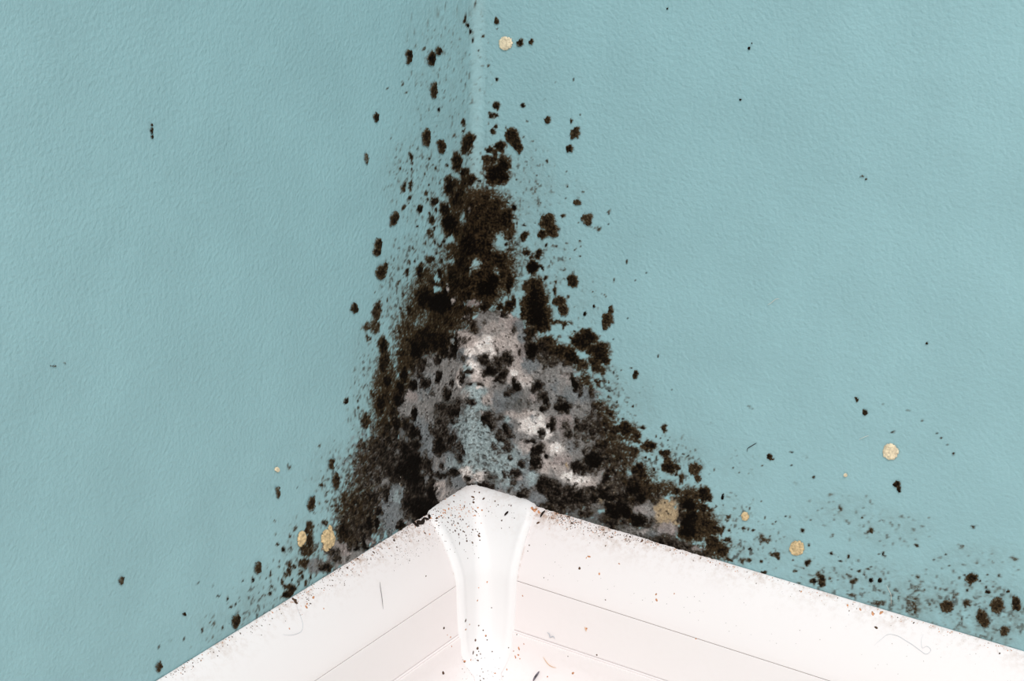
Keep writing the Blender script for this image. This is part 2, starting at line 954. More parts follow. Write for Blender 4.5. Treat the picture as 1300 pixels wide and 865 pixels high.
 (800, 559, 6.5, '''
S 350 200 280 220 .5
S 800 650 250 200 .4
S 900 250 250 200 .15
K 60 370 130 80 1
K 350 620 60 60 0
K 600 680 140 120 .84
K 500 500 150 120 .82
K 250 400 150 70 .75
g 130 600 110 90 .9
p 90 570 60 60 .5
y 320 560 90 80 .75
y 240 560 40 70 .7
y 350 640 90 70 .85
y 250 670 40 40 .7
G 220 730 170 70 .7
p 300 730 100 60 .7
c 180 770 120 40 .5
w 120 750 60 30 .4
x 130 600 90 80 .8
x 300 600 110 120 .85
x 200 750 160 50 .7
K 160 50 62 30 1
K 60 10 40 20 .9
K 30 95 44 50 .9
K 70 230 46 52 1.1
K 95 300 40 60 .95
K 290 110 46 34 1.05
K 320 90 16 10 1
K 300 160 30 30 .9
K 325 220 56 62 1.15
K 390 220 26 26 .95
K 380 280 18 26 .9
K 430 320 26 42 .9
K 445 112 12 8 1.05
K 477 130 10 8 1.05
K 130 145 13 11 .95
K 160 155 14 12 .6
K 215 160 12 20 .6
K 200 240 13 13 .9
K 100 195 20 10 .7
K 160 190 20 8 .5
K 30 410 66 50 1.4
K 90 470 66 60 1.25
K 60 380 60 40 1.15
K 160 440 60 60 1
K 250 420 46 40 .75
K 380 415 46 38 1.1
K 490 430 20 24 .95
K 440 490 50 40 1
K 610 440 58 62 1.15
K 600 430 36 34 1.3
K 650 470 26 40 1
K 600 560 50 48 1.15
K 660 577 34 15 1
K 490 540 74 60 1.35
K 500 640 90 70 1.3
K 480 740 76 90 1.4
K 470 690 50 60 1.5
K 600 740 110 70 .95
K 700 740 66 36 1
K 655 620 10 9 1.1
K 665 655 36 26 .85
K 760 740 18 40 1
K 0 600 22 40 1.4
K 70 660 66 46 1.45
K 30 640 40 30 1.2
K 150 700 30 20 .8
K 690 830 60 42 1.05
K 560 800 60 40 .9
K 800 820 28 20 .85
K 830 835 10 10 .6
K 805 650 22 36 .62
K 820 745 12 10 .65
K 705 550 7 20 .65
K 850 230 12 12 .65
K 940 725 16 12 .62
K 1010 745 17 17 .75
K 975 735 12 14 .6
K 1080 815 46 42 .58
K 1140 830 22 20 .6
K 990 560 10 9 .65
K 970 547 8 6 .6
K 1280 628 9 8 1
K 895 268 8 6 .7
K 1095 205 8 12 .6
K 1120 268 14 5 .7
K 990 280 7 7 .7
K 1050 240 6 6 .6
K 930 270 10 4 .5
K 1205 675 7 6 .8
K 1155 790 8 7 .7
K 1085 503 8 7 .6
K 1180 690 18 12 .4
K 1105 640 6 10 .6
K 690 242 10 10 .5
K 655 290 9 9 .45
K 700 385 14 8 .4
K 815 470 10 10 .3
K 640 30 0 0 0
'''),
 (800, 640, 6.5, '''
S 900 400 200 120 .55
S 1150 350 200 200 .35
K 700 380 130 90 .82
K 690 320 80 60 1
K 760 390 50 50 1.05
K 640 420 60 26 .8
K 720 215 60 30 .85
K 810 290 18 18 .85
K 800 400 20 14 .8
K 820 460 30 20 .85
K 990 465 20 15 .85
K 930 475 46 22 .5
K 985 368 16 10 1 -20
K 1000 375 8 6 .9
K 1195 415 34 28 .72
K 1220 450 20 20 .6
K 1105 556 22 14 1
K 1085 480 20 14 .55
K 1170 430 14 12 .6
p 540 370 80 26 .7
c 450 350 60 30 .4
x 540 370 60 20 .6
G 430 330 60 40 .6
'''),
 (300, 559, 6.5, '''
S 850 350 200 330 .5
S 1000 150 160 150 .4
S 560 720 200 130 .3
K 700 370 18 14 .8
K 712 330 5 40 .5
K 425 225 12 30 .55
K 600 740 34 60 .85
K 600 830 26 66 .85
K 475 728 17 26 .65
K 720 680 16 30 .65
K 745 695 22 20 .7
K 690 45 13 12 .55
K 495 388 10 6 .4
K 570 335 7 10 .45
K 930 300 34 22 .55
K 905 350 14 24 .6
K 890 90 0 0 0
K 930 130 10 16 .5
K 905 500 66 80 .78
K 920 540 30 30 .95
K 840 560 30 40 .75
K 1010 620 110 120 .85
K 980 700 120 120 .8
K 1110 470 70 90 .9
K 1060 500 40 50 1
K 1090 580 50 50 1
K 1210 100 66 60 1
K 1200 30 60 40 .85
K 1160 330 40 40 .9
K 880 740 60 90 1.1
K 880 740 26 60 1.2
K 820 640 20 26 .7
K 945 800 30 60 .9
K 780 550 8 30 .6
K 745 510 14 14 .5
K 690 530 20 26 .35
K 800 495 14 14 .5
K 680 700 14 10 .5
K 650 600 14 10 .5
K 765 430 30 10 .5
K 320 665 14 20 .4
K 275 640 8 12 .35
K 340 856 16 10 .85
K 440 800 12 16 .5
K 320 770 10 10 .3
'''),
 (300, 640, 6.5, '''
S 600 450 260 280 .5
S 300 650 220 160 .35
K 600 200 30 60 .95
K 600 300 34 60 .95
K 580 380 52 60 .85
K 555 490 46 46 .95
K 640 380 40 60 .5
K 440 500 24 30 .8
K 430 555 22 34 .85
K 395 580 16 26 .7
K 385 640 16 30 .75
K 400 685 14 20 .8
K 455 700 44 34 1.1 20
K 410 745 34 26 1.15
K 430 740 50 40 .9
K 385 375 16 18 .9
K 345 335 10 16 .8
K 350 485 9 22 .85
K 350 520 10 8 .7
K 285 580 12 32 .85
K 135 628 9 16 .95
K 50 638 12 8 .8
K 245 617 8 8 .9
K 292 683 9 12 1
K 275 735 12 16 1
K 250 752 60 8 .5
K 450 365 9 20 .5
K 435 265 9 12 .6
K 485 525 12 22 .85
K 520 565 16 22 .8
K 548 598 14 18 .95
K 458 630 8 14 .9
K 515 665 8 30 .6
K 565 650 16 22 .7
K 610 608 12 20 .7
K 650 415 10 20 .6
K 660 580 10 20 .5
g 900 420 190 100 .85 20
p 860 380 90 70 .7
c 640 520 66 70 .7
G 1010 340 90 60 .5
p 1060 300 60 60 .6
g 740 500 110 60 .6
x 900 440 150 50 .5 20
K 740 520 66 40 .9
K 720 510 26 36 1
K 800 400 60 40 .75
K 820 450 46 40 .65
K 990 365 20 24 1.2
K 1040 310 20 66 1.3
K 1060 355 40 18 1.2
K 880 230 50 60 1.15
K 900 290 60 40 1
K 960 270 30 50 .9
K 730 280 0 0 0
'''),
 (1000, 700, 4.3333, '''
S 350 180 380 140 .42
S 700 270 420 140 .5
S 1100 350 250 200 .55
S 1000 130 300 120 .25
S 600 330 420 80 .75 -17
S 1100 430 280 110 .85 -20
K 985 288 20 20 .8
K 690 290 32 26 .5
K 695 330 30 30 .65
K 660 330 14 20 .5
K 240 15 10 8 1.1
K 333 30 6 12 .9
K 288 50 8 8 1
K 278 30 5 5 .8
K 525 15 9 9 .95
K 540 32 4 4 .8
K 500 15 5 5 .8
K 115 65 15 20 .95 -20
K 132 165 18 12 1.05
K 170 130 16 26 .75
K 185 165 22 34 .95
K 195 190 14 12 .95
K 45 110 16 14 .55
K 90 95 6 6 .7
K 60 172 14 6 .6
K 235 150 8 8 .6
K 30 45 6 6 .7
K 365 165 19 14 .75
K 375 150 8 10 .7
K 440 98 8 6 .95
K 455 88 10 4 .8
K 392 110 8 8 .9
K 425 132 6 4 .9
K 350 240 30 12 .65
K 345 135 22 10 .45
K 500 285 44 18 .55
K 705 205 32 22 .5
K 750 215 10 10 .5
K 710 260 14 8 .55
K 905 235 34 12 .45
K 930 250 20 8 .45
K 890 80 6 5 .9
K 808 42 7 5 .9
K 870 20 7 7 .8
K 1160 135 6 5 .9
K 1265 110 8 8 .6
K 1045 75 20 5 .35
K 1250 45 16 10 .4
K 840 205 9 9 .6
K 780 290 14 10 .6
K 960 355 14 10 .6
K 955 378 7 7 .7
K 1100 130 8 6 .7
K 1095 195 8 8 .7
K 1125 200 5 5 .7
K 975 130 6 6 .8
K 985 215 7 7 .8
K 945 145 6 6 .7
K 1060 165 8 8 .7
K 1005 190 5 5 .8
'''),
 (800, 480, 2.6, '''
S 700 440 130 60 .35
S 850 500 130 60 .4
S 1150 600 160 50 .3
K 592 552 9 8 .8
K 568 503 7 6 .9
K 480 585 10 10 .5
K 590 610 8 12 .9
K 660 385 18 6 .4
K 695 430 8 7 .45
K 545 350 6 6 .3
K 578 260 12 6 .35
K 533 247 4 3 .9
K 532 287 4 3 .8
K 605 328 4 4 .6
K 765 460 5 4 .8
K 795 505 8 9 .9
K 670 520 5 10 .45
K 530 463 5 10 .5
K 512 455 3 3 .8
K 600 470 4 3 .7
K 985 460 10 4 .3
K 1135 490 8 4 .5
K 1095 552 14 4 .5
K 945 550 9 6 .9
K 950 658 6 6 .6
K 930 740 20 20 .5
K 838 580 4 8 .7
K 868 180 6 4 .6
K 857 90 12 2 .5
K 915 110 8 2 .6
K 965 140 4 3 .6
K 990 165 4 3 .5
K 1015 182 4 4 .6
K 1027 200 5 4 .7
K 1045 220 4 4 .5
K 1068 248 7 5 .7 -40
K 840 87 4 2 .5
K 135 38 9 2 .6
K 10 95 4 5 .9
K 40 165 8 8 .85
K 115 165 10 13 .95
K 125 207 4 3 .9
K 265 150 12 4 .35
K 175 185 12 12 .25
K 340 297 3 3 .7
K 400 100 20 2 .35
K 970 405 0 0 0
'''),
 (180, 732, 5.909, '''
S 650 380 260 160 .3
S 900 220 220 160 .5
K 125 515 8 20 .85
K 320 470 8 12 .95
K 300 480 8 3 .5
K 455 405 10 18 .8
K 605 385 8 26 .85
K 525 460 7 24 .45
K 525 355 20 8 .65 20
K 415 55 16 8 .8 15
K 570 150 14 9 .85 10
K 648 165 9 14 .85
K 670 235 12 12 .75
K 707 210 5 14 .9
K 580 300 7 8 .5
K 830 25 7 18 1
K 365 530 12 22 .35
K 215 490 14 14 .3
K 755 40 10 6 .7
K 540 70 10 14 .25
K 720 270 20 30 .3
K 30 720 10 20 .35
K 180 700 20 14 .3
'''),
 (430, 0, 3.25, '''
S 450 300 170 350 .32
S 560 120 60 150 .3
K 525 80 7 16 1
K 532 105 7 10 1
K 540 130 5 9 1
K 553 168 6 9 1 15
K 575 210 5 5 .9
K 540 228 5 4 .7
K 415 70 12 12 .42
K 455 130 8 12 .3
K 430 215 12 16 .4
K 390 300 0 0 0
K 202 365 5 4 .9
K 412 455 6 8 1.1
K 432 390 4 18 .5
K 262 345 5 10 .5
K 280 382 7 6 .5
K 350 200 5 12 .45
K 320 190 8 6 .3
K 223 572 5 12 .5
K 250 485 6 10 .25
K 515 505 9 13 .95
K 520 535 7 7 .5
K 512 540 5 5 .8
K 480 565 9 6 .4
K 653 437 14 17 1.05
K 642 475 18 11 .95
K 625 465 6 6 .8
K 650 520 13 9 .8
K 638 542 9 12 .85
K 618 508 4 4 .8
K 595 440 0 0 0
K 575 440 4 3 .9
K 760 434 8 10 .9
K 653 328 7 10 1.1
K 620 275 10 6 .4
K 595 148 4 4 .8
K 650 118 6 4 .5
K 545 50 10 40 .25
K 500 15 20 12 .3
K 560 15 6 5 .7
K 775 500 7 5 .5
K 850 408 3 3 .5
K 895 340 4 4 .2
K 968 330 3 8 .5
K 1000 475 5 5 .6
K 152 38 4 4 .6
K 1100 10 4 4 .6
'''),
]

BLOBS = [('g', 628, 470, 66, 62, 1, 0), ('g', 635, 545, 120, 90, 1, 0), ('c', 610, 590, 60, 60, .5, 0), ('g', 675, 600, 120, 65, .8, 0), ('c', 560, 600, 110, 75, .9, 0),
         ('G', 470, 665, 60, 34, .45, 0), ('G', 770, 650, 100, 40, .55, 0),
         ('G', 830, 690, 75, 14, 1, math.radians(16)), ('K', 860, 694, 60, 12, .8, math.radians(16)),
         ('K', 607, 280, 44, 44, 1.0, 0), ('K', 609, 335, 46, 62, 1.0, 0), ('K', 562, 388, 46, 52, .95, 0), ('K', 540, 432, 40, 48, .9, 0)]
for ox, oy, k, txt in TILES:
    for ln in txt.strip().splitlines():
        w = ln.split()
        t = w[0]; x, y, rx, ry, v = (float(q) for q in w[1:6])
        rot = float(w[6]) if len(w) > 6 else 0.0
        if v <= 0 or rx <= 0:
            continue
        BLOBS.append((t, ox + x / k, oy + y / k, rx / k, ry / k, v, math.radians(rot)))


def ell(px, py, b, soft=0.6):
    """soft ellipse; returns idx, weight"""
    t, x, y, rx, ry, v, rot = b
    R = max(rx, ry) * 1.5 + 1
    idx = np.nonzero((np.abs(px - x) < R) & (np.abs(py - y) < R))[0]
    dx = px[idx] - x; dy = py[idx] - y
    c, s = math.cos(rot), math.sin(rot)
    a = (dx * c + dy * s) / max(rx, 0.6); bb = (-dx * s + dy * c) / max(ry, 0.6)
    r = np.sqrt(a * a + bb * bb)
    p = np.clip((1 + soft / 2 - r) / soft, 0, 1)
    return idx, p * p * (3 - 2 * p)


def growth(s, z, blobs, solo=False):
    """growth fields at wall points (mm): colour (linear rgb), coverage, thickness"""
    sh = s.shape
    s = s.ravel(); z = z.ravel()
    P = wall_point(s, z)
    px, py = project(P)
    # ragged borders: warp in wall space
    w1 = 3.2 if not solo else 1.3
    wx = w1 * fbm(s, z, 4.5, 3, 1) + 2.0 * fbm(s, z, 1.5, 3, 5)
    wy = w1 * fbm(s, z, 4.5, 3, 11) + 2.0 * fbm(s, z, 1.5, 3, 15)
    qx = px + wx; qy = py + wy
    n = len(s)
    K = np.zeros(n); S = np.zeros(n)
    U = np.zeros((n, 3)); A = np.zeros(n)
    nb = fbm(s, z, 2.6, 4, 21)
    for b in blobs:
        t = b[0]
        small = max(b[3], b[4]) < 3.2
        X, Y = (px + wx * .45, py + wy * .45) if small else (qx, qy)
        idx, p = ell(X, Y, b, 1.0 if small else 1.15)
        if not len(idx):
            continue
        v = b[5]
        if t == 'K':
            if small:
                p = p * 1.15
            K[idx] = np.maximum(K[idx], v * p)
        elif t == 'x':
            K[idx] *= 1 - v * p
        elif t == 'S':
            S[idx] = np.maximum(S[idx], v * p)
        else:
            m = np.clip(p * v + p * (1 - .6 * p) * 1.1 * nb[idx], 0, 1)
            m = sstep(.08, .95, m)
            c = lin(COLS[t])
            A0 = A[idx]
            A1 = A0 * (1 - m) + m
            U[idx] = (U[idx] * (A0 * (1 - m))[:, None] + c * m[:, None]) / np.maximum(A1, 1e-5)[:, None]
            A[idx] = A1
    n1 = fbm(s, z, 2.4, 4, 31)
    n2 = fbm(s, z, 0.95, 3, 41)
    n3 = fbm(s, z, 6.0, 3, 51)
    nf = fbm(s, z, 0.55, 2, 55)
    # speckle fields
    sp = fbm(s * 1.15, z * .8, 1.5, 3, 61)
    sp2 = fbm(s * 1.1, z * .85, 3.4, 3, 71)
    Sk = np.minimum(S, .52)
    spk = sstep(.68 - Sk * .95, 1.02 - Sk * .95, sp * .95 + sp2 * .55 + Sk * .18)
    spk = spk * sstep(.02, .16, S)
    spk[S > .6] *= .8
    if solo:
        spk = spk * 0
    nz = .30 * n1 + .24 * n2 + .12 * nf + .10 * n3
    if solo:
        Kn = K + (.20 * n1 + .24 * n2 + .16 * nf) * np.clip(K * 3, 0, 1)
        cov = sstep(.26, .62, Kn)
    else:
        Kb = K * 1.1 + A * (.03 + .5 * np.clip(n1 + .5 * n3, -.3, 1)) * (K < 1)
        Kn = Kb + nz * np.clip(Kb * 2.2, 0, 1.15)
        cov = sstep(.14, .72, Kn)
        cov = np.clip(cov + cov * (1 - cov) * 2.4 * (nf + .5 * n2), 0, 1)
    cov = np.maximum(cov, spk * (.5 + .45 * np.clip(S, 0, 1)))
    film = np.clip(S * .30 * (1 + 1.3 * n1 + .8 * n3), 0, .55)
    cov = 1 - (1 - cov) * (1 - film)
    # mould colour by density
    kk = np.maximum(Kn, spk * (.45 + .5 * S)) + .20 * n2 + .12 * nf
    o = lin((96, 88, 72)); br = lin((60, 47, 31)); bl = lin((12, 8, 5))
    f1 = sstep(.40, .80, kk)[:, None]; f2 = sstep(.72, 1.34, kk)[:, None]
    ga = (np.clip(A * 1.1, 0, 1) * .75)[:, None]
    o = o * (1 - ga) + lin((98, 92, 88)) * ga
    br = br * (1 - ga) + lin((54, 48, 44)) * ga
    C = o * (1 - f1) + br * f1
    C = C * (1 - f2) + bl * f2
    fz = sstep(.35, 1.0, n2 + .6 * nf + .3 * n1)[:, None] * (1 - f2) * .45
    C = C * (1 - fz) + lin((122, 114, 100)) * fz
    # fluffy underlay: granular, veined with dark threads
    gr = np.exp(.30 * n2 + .26 * nf + .42 * n1 + .2 * n3)
    U = U * (gr * .95)[:, None]
    vein = 1 - np.abs(fbm(s, z, 2.8, 3, 101)) * 9
    crack = np.maximum(sstep(.42, .85, fbm(s, z, 1.2, 3, 91) + .3 * n1), np.clip(vein, 0, 1) * sstep(.1, .5, n1) * .7) * .85
    U = U * (1 - crack)[:, None] + lin((38, 33, 28)) * crack[:, None]
    A2 = np.clip(sstep(.10, .55, A + .28 * n1 * (A > .02) + .12 * nf * (A > .02)), 0, 1)
    # combine: U over paint, K over U
    tot = 1 - (1 - A2) * (1 - cov)
    Ct = C * cov[:, None] + U * (A2 * (1 - cov))[:, None]
    Ct = Ct / np.maximum(tot, 1e-4)[:, None]
    Ct = np.clip(Ct, 0, .88)
    h = A2 * (.25 + .35 * np.clip(n1 + .5, 0, 1)) + cov * (.10 + .22 * np.clip(n2 + .4, 0, 1.2)) + .08 * n3 * A2
    white = A2 * (1 - cov)
    return Ct.reshape(sh + (3,)), tot.reshape(sh), np.clip(h, .02, 1.4).reshape(sh), white.reshape(sh), np.clip(Kn, 0, 2).reshape(sh)


# ------------------------------------------------------------------ materials
def nodes_of(m):
    m.use_nodes = True
    nt = m.node_tree
    nt.nodes.clear()
    return nt, nt.nodes, nt.links


def N(nt, t, **kw):
    n = nt.nodes.new(t)
    for k, v in kw.items():
        setattr(n, k, v)
    return n


def noise_node(nt, vec, scale, detail=3, rough=.55):
    n = N(nt, 'ShaderNodeTexNoise')
    n.inputs['Scale'].default_value = scale
    n.inputs['Detail'].default_value = detail
    n.inputs['Roughness'].default_value = rough
    nt.links.new(vec, n.inputs['Vector'])
    return n.outputs[0]


def wall_paint(name, growth_bump=0.0, rough=.62):
    """teal eggshell paint over roller texture; the attribute 'growth' lays mould (rgb, coverage a) over it"""
    m = bpy.data.materials.new(name)
    nt, nd, lk = nodes_of(m)
    out = N(nt, 'ShaderNodeOutputMaterial')
    bs = N(nt, 'ShaderNodeBsdfPrincipled')
    lk.new(bs.outputs[0], out.inputs[0])
    geo = N(nt, 'ShaderNodeNewGeometry')
    pos = geo.outputs['Position']
    # paint colour, slightly mottled
    mot = noise_node(nt, pos, 28, 4, .6)
    cr = N(nt, 'ShaderNodeValToRGB')
    lk.new(mot, cr.inputs[0])
    cr.color_ramp.elements[0].position = .3
    cr.color_ramp.elements[0].color = (*lin(PAINT * .975), 1)
    cr.color_ramp.elements[1].position = .7
    cr.color_ramp.elements[1].color = (*lin(PAINT * 1.02), 1)
    at = N(nt, 'ShaderNodeAttribute', attribute_name='growth')
    # fine fibres and grains inside the growth
    fine = noise_node(nt, pos, 2600, 3, .7)
    mr = N(nt, 'ShaderNodeMapRange')
    lk.new(fine, mr.inputs[0])
    mr.inputs[1].default_value = .3; mr.inputs[2].default_value = .7
    mr.inputs[3].default_value = .62; mr.inputs[4].default_value = 1.38
    vm = N(nt, 'ShaderNodeVectorMath', operation='SCALE')
    lk.new(at.outputs['Color'], vm.inputs[0]); lk.new(mr.outputs[0], vm.inputs['Scale'])
    mix = N(nt, 'ShaderNodeMix', data_type='RGBA')
    lk.new(at.outputs['Alpha'], mix.inputs[0])
    lk.new(cr.outputs[0], mix.inputs[6]); lk.new(vm.outputs[0], mix.inputs[7])
    lk.new(mix.outputs[2], bs.inputs['Base Color'])
    bs.inputs['Roughness'].default_value = rough
    bs.inputs['Specular IOR Level'].default_value = .32
    b1 = N(nt, 'ShaderNodeBump'); b1.inputs['Distance'].default_value = .00045; b1.inputs['Strength'].default_value = BUMP
    n1 = noise_node(nt, pos, 640, 3, .5)
    lk.new(n1, b1.inputs['Height'])
    b2 = N(nt, 'ShaderNodeBump'); b2.inputs['Distance'].default_value = .0016; b2.inputs['Strength'].default_value = .15
    n2 = noise_node(nt, pos, 70, 2, .5)
    lk.new(n2, b2.inputs['Height']); lk.new(b2.outputs[0], b1.inputs['Normal'])
    last = b1
    if growth_bump:
        b3 = N(nt, 'ShaderNodeBump'); b3.inputs['Distance'].default_value = .0003; b3.inputs['Strength'].default_value = growth_bump
        lk.new(noise_node(nt, pos, 1500, 4, .7), b3.inputs['Height']); lk.new(b1.outputs[0], b3.inputs['Normal'])
        last = b3
        # mould is matt
        mrr = N(nt, 'ShaderNodeMapRange'); lk.new(at.outputs['Alpha'], mrr.inputs[0])
        mrr.inputs[3].default_value = rough; mrr.inputs[4].default_value = .95
        lk.new(mrr.outputs[0], bs.inputs['Roughness'])
        ms = N(nt, 'ShaderNodeMapRange'); lk.new(at.outputs['Alpha'], ms.inputs[0])
        ms.inputs[3].default_value = .32; ms.inputs[4].default_value = .06
        lk.new(ms.outputs[0], bs.inputs['Specular IOR Level'])
    lk.new(last.outputs[0], bs.inputs['Normal'])
    return m


PAINT = np.array([147., 183., 188.])
BUMP = 0.9
M_WALL = wall_paint('teal_wall_paint', .25)
M_MOULD = wall_paint('black_mould', .8)


def plain(name, srgb, rough=.5, spec=.4, bump=None, var=0.0):
    m = bpy.data.materials.new(name)
    nt, nd, lk = nodes_of(m)
    out = N(nt, 'ShaderNodeOutputMaterial'); bs = N(nt, 'ShaderNodeBsdfPrincipled')
    lk.new(bs.outputs[0], out.inputs[0])
    geo = N(nt, 'ShaderNodeNewGeometry')
    cr = N(nt, 'ShaderNodeValToRGB')
    lk.new(noise_node(nt, geo.outputs['Position'], bump[0] if bump else 60, 3, .6), cr.inputs[0])
    c = np.array(srgb, float)
    cr.color_ramp.elements[0].position = .3; cr.color_ramp.elements[1].position = .7
    cr.color_ramp.elements[0].color = (*lin(np.clip(c * (1 - var), 0, 255)), 1)
    cr.color_ramp.elements[1].color = (*lin(np.clip(c * (1 + var), 0, 255)), 1)
    lk.new(cr.outputs[0], bs.inputs['Base Color'])
    bs.inputs['Roughness'].default_value = rough
    bs.inputs['Specular IOR Level'].default_value = spec
    if bump:
        b = N(nt, 'ShaderNodeBump'); b.inputs['Distance'].default_value = bump[1]; b.inputs['Strength'].default_value = .6
        lk.new(noise_node(nt, geo.outputs['Position'], bump[0], 4, .6), b.inputs['Height'])
        lk.new(b.outputs[0], bs.inputs['Normal'])
    return m


def plastic(name, srgb, dirt=0.0, rough=.33):
    """off-white vinyl with a fine brown dusting where the attribute 'dust' says so"""
    m = bpy.data.materials.new(name)
    nt, nd, lk = nodes_of(m)
    out = N(nt, 'ShaderNodeOutputMaterial'); bs = N(nt, 'ShaderNodeBsdfPrincipled')
    lk.new(bs.outputs[0], out.inputs[0])
    geo = N(nt, 'ShaderNodeNewGeometry'); pos = geo.outputs['Position']
    at = N(nt, 'ShaderNodeAttribute', attribute_name='dust')
    a = noise_node(nt, pos, 520, 4, .7)
    b = noise_node(nt, pos, 90, 3, .6)
    ad = N(nt, 'ShaderNodeMath', operation='MULTIPLY_ADD'); lk.new(b, ad.inputs[0]); ad.inputs[1].default_value = .6; lk.new(a, ad.inputs[2])
    mr = N(nt, 'ShaderNodeMapRange'); lk.new(ad.outputs[0], mr.inputs[0])
    mr.inputs[1].default_value = .78; mr.inputs[2].default_value = 1.05
    mu = N(nt, 'ShaderNodeMath', operation='MULTIPLY'); lk.new(mr.outputs[0], mu.inputs[0]); lk.new(at.outputs['Fac'], mu.inputs[1])
    mu.use_clamp = True
    mix = N(nt, 'ShaderNodeMix', data_type='RGBA'); lk.new(mu.outputs[0], mix.inputs[0])
    mix.inputs[6].default_value = (*lin(srgb), 1); mix.inputs[7].default_value = (*lin((176, 142, 118)), 1)
    lk.new(mix.outputs[2], bs.inputs['Base Color'])
    bs.inputs['Roughness'].default_value = rough
    bs.inputs['Specular IOR Level'].default_value = .35
    return m


M_BOARD = plastic('off_white_vinyl', (244, 236, 235))
M_CAP = plastic('white_plastic', (243, 241, 241), rough=.5)
M_FLOOR = plain('pale_floor', (238, 232, 226), .4, .3, (40, .0002), .01)
M_TAN = plain('tan_mould', (226, 206, 176), .95, .05, (900, .0006), .14)
M_TAN2 = plain('ochre_mould', (204, 178, 138), .95, .05, (900, .0008), .22)
M_SPECK = plain('brown_dirt', (88, 66, 52), .8, .1, (800, .0001), .3)
M_BLACK = plain('black_dirt', (38, 30, 26), .8, .1, (800, .0001), .3)
M_RUST = plain('orange_dirt', (196, 140, 104), .8, .1, (800, .0001), .15)
M_HAIR = plain('dark_hair', (92, 88, 90), .5, .3)
M_GREYF = plain('grey_fluff', (196, 199, 205), .8, .1)
M_THREAD = plain('orange_thread', (226, 186, 146), .7, .1)
M_PALE = plain('pale_hair', (214, 206, 194), .6, .2)


# ------------------------------------------------------------------ walls
def grid_faces(nu, nv, mask=None):
    i = np.arange((nu - 1) * (nv - 1))
    a = (i // (nv - 1)) * nv + i % (nv - 1)
    q = np.stack([a, a + nv, a + nv + 1, a + 1], 1)
    if mask is not None:
        q = q[mask.ravel()]
    return q


def axis(pts):
    out = []
    for (a, b, st) in pts:
        n = max(1, int(round(abs(b - a) / st)))
        out += list(np.linspace(a, b, n, endpoint=False))
    out.append(pts[-1][1])
    return np.array(out)


ZF = -66.0


def build_wall(name, sx, back):
    zz = axis([(ZF, -4, 6), (-4, 185, .62), (185, 260, 2.0), (260, 900, 40)])
    S_, Z_ = np.meshgrid(sx, zz, indexing='ij')
    C, tot, h, w, kn = growth(S_, Z_, BLOBS)
    V = wall_point(S_, Z_).reshape(-1, 3)
    nu, nv = S_.shape
    q = grid_faces(nu, nv)
    # closed slab: rim and back
    rim = [i * nv for i in range(nu)] + [(nu - 1) * nv + j for j in range(1, nv)] + [i * nv + nv - 1 for i in range(nu - 2, -1, -1)] + [j for j in range(nv - 2, 0, -1)]
    n0 = len(V)
    RB = V[rim].copy()
    RB[:, 0 if back == 'x' else 1] = -0.08 if back == 'x' else 0.08
    if back == 'x':
        RB[:, 1] = np.minimum(RB[:, 1], 0.0)
    V2 = np.vstack([V, V[rim], RB])
    m = len(rim)
    side = np.array([[n0 + i, n0 + (i + 1) % m, n0 + m + (i + 1) % m, n0 + m + i] for i in range(m)])[:, ::-1]
    col = np.concatenate([np.concatenate([C, tot[..., None]], -1).reshape(-1, 4), np.zeros((2 * m, 4))])
    faces = np.vstack([q, side])
    # orientation: face normals towards the room
    p = V2[q[len(q) // 2]]
    nrm = np.cross(p[1] - p[0], p[2] - p[0])
    if (nrm @ (nC - p[0])) < 0:
        faces = faces[:, ::-1]
    o = mesh_obj(name, V2, np.ascontiguousarray(faces), M_WALL, col=col)
    o['kind'] = 'structure'
    return o


wl = build_wall('wall_left', axis([(-900, -260, 40), (-260, -215, 3), (-215, -130, 1.0), (-130, 0, .8)]), 'x')
wr = build_wall('wall_right', axis([(0, 130, .62), (130, 232, .8), (232, 260, 4), (260, 900, 40)]), 'y')

fl = mesh_obj('floor', [(-.08, .08, ZF * MM), (.9, .08, ZF * MM), (.9, -.9, ZF * MM), (-.08, -.9, ZF * MM),
                        (-.08, .08, ZF * MM - .04), (.9, .08, ZF * MM - .04), (.9, -.9, ZF * MM - .04), (-.08, -.9, ZF * MM - .04)],
              [(0, 3, 2, 1), (4, 5, 6, 7), (0, 1, 5, 4), (1, 2, 6, 5), (2, 3, 7, 6), (3, 0, 4, 7)], M_FLOOR, smooth=False)
fl['kind'] = 'structure'

# ------------------------------------------------------------------ skirting boards
PROFILE = [(0.25, 0.0), (0.9, -.15), (2.4, -1.1), (4.6, -3.2), (6.9, -6.0), (9.3, -9.6), (11.5, -13.6), (13.3, -17.6), (14.6, -21.3), (15.3, -25.0),
           (15.8, -35.0), (16.5, -45.3), (17.2, -46.4), (17.5, -48.5), (17.9, -53.0), (19.0, -57.2), (21.0, -60.6), (24.2, -63.2), (28.5, -64.8), (33.0, -65.4)]


def smooth_profile(pts, n=10):
    """Catmull-Rom through the section points"""
    P = [np.array(p, float) for p in pts]
    P = [2 * P[0] - P[1]] + P + [2 * P[-1] - P[-2]]
    out = []
    for i in range(1, len(P) - 2):
        for k in range(n):
            t = k / n
            a, b, c, d = P[i - 1], P[i], P[i + 1], P[i + 2]
            out.append(.5 * ((2 * b) + (-a + c) * t + (2 * a - 5 * b + 4 * c - d) * t * t + (-a + 3 * b - 3 * c + d) * t ** 3))
    out.append(P[-2])
    return np.array(out)


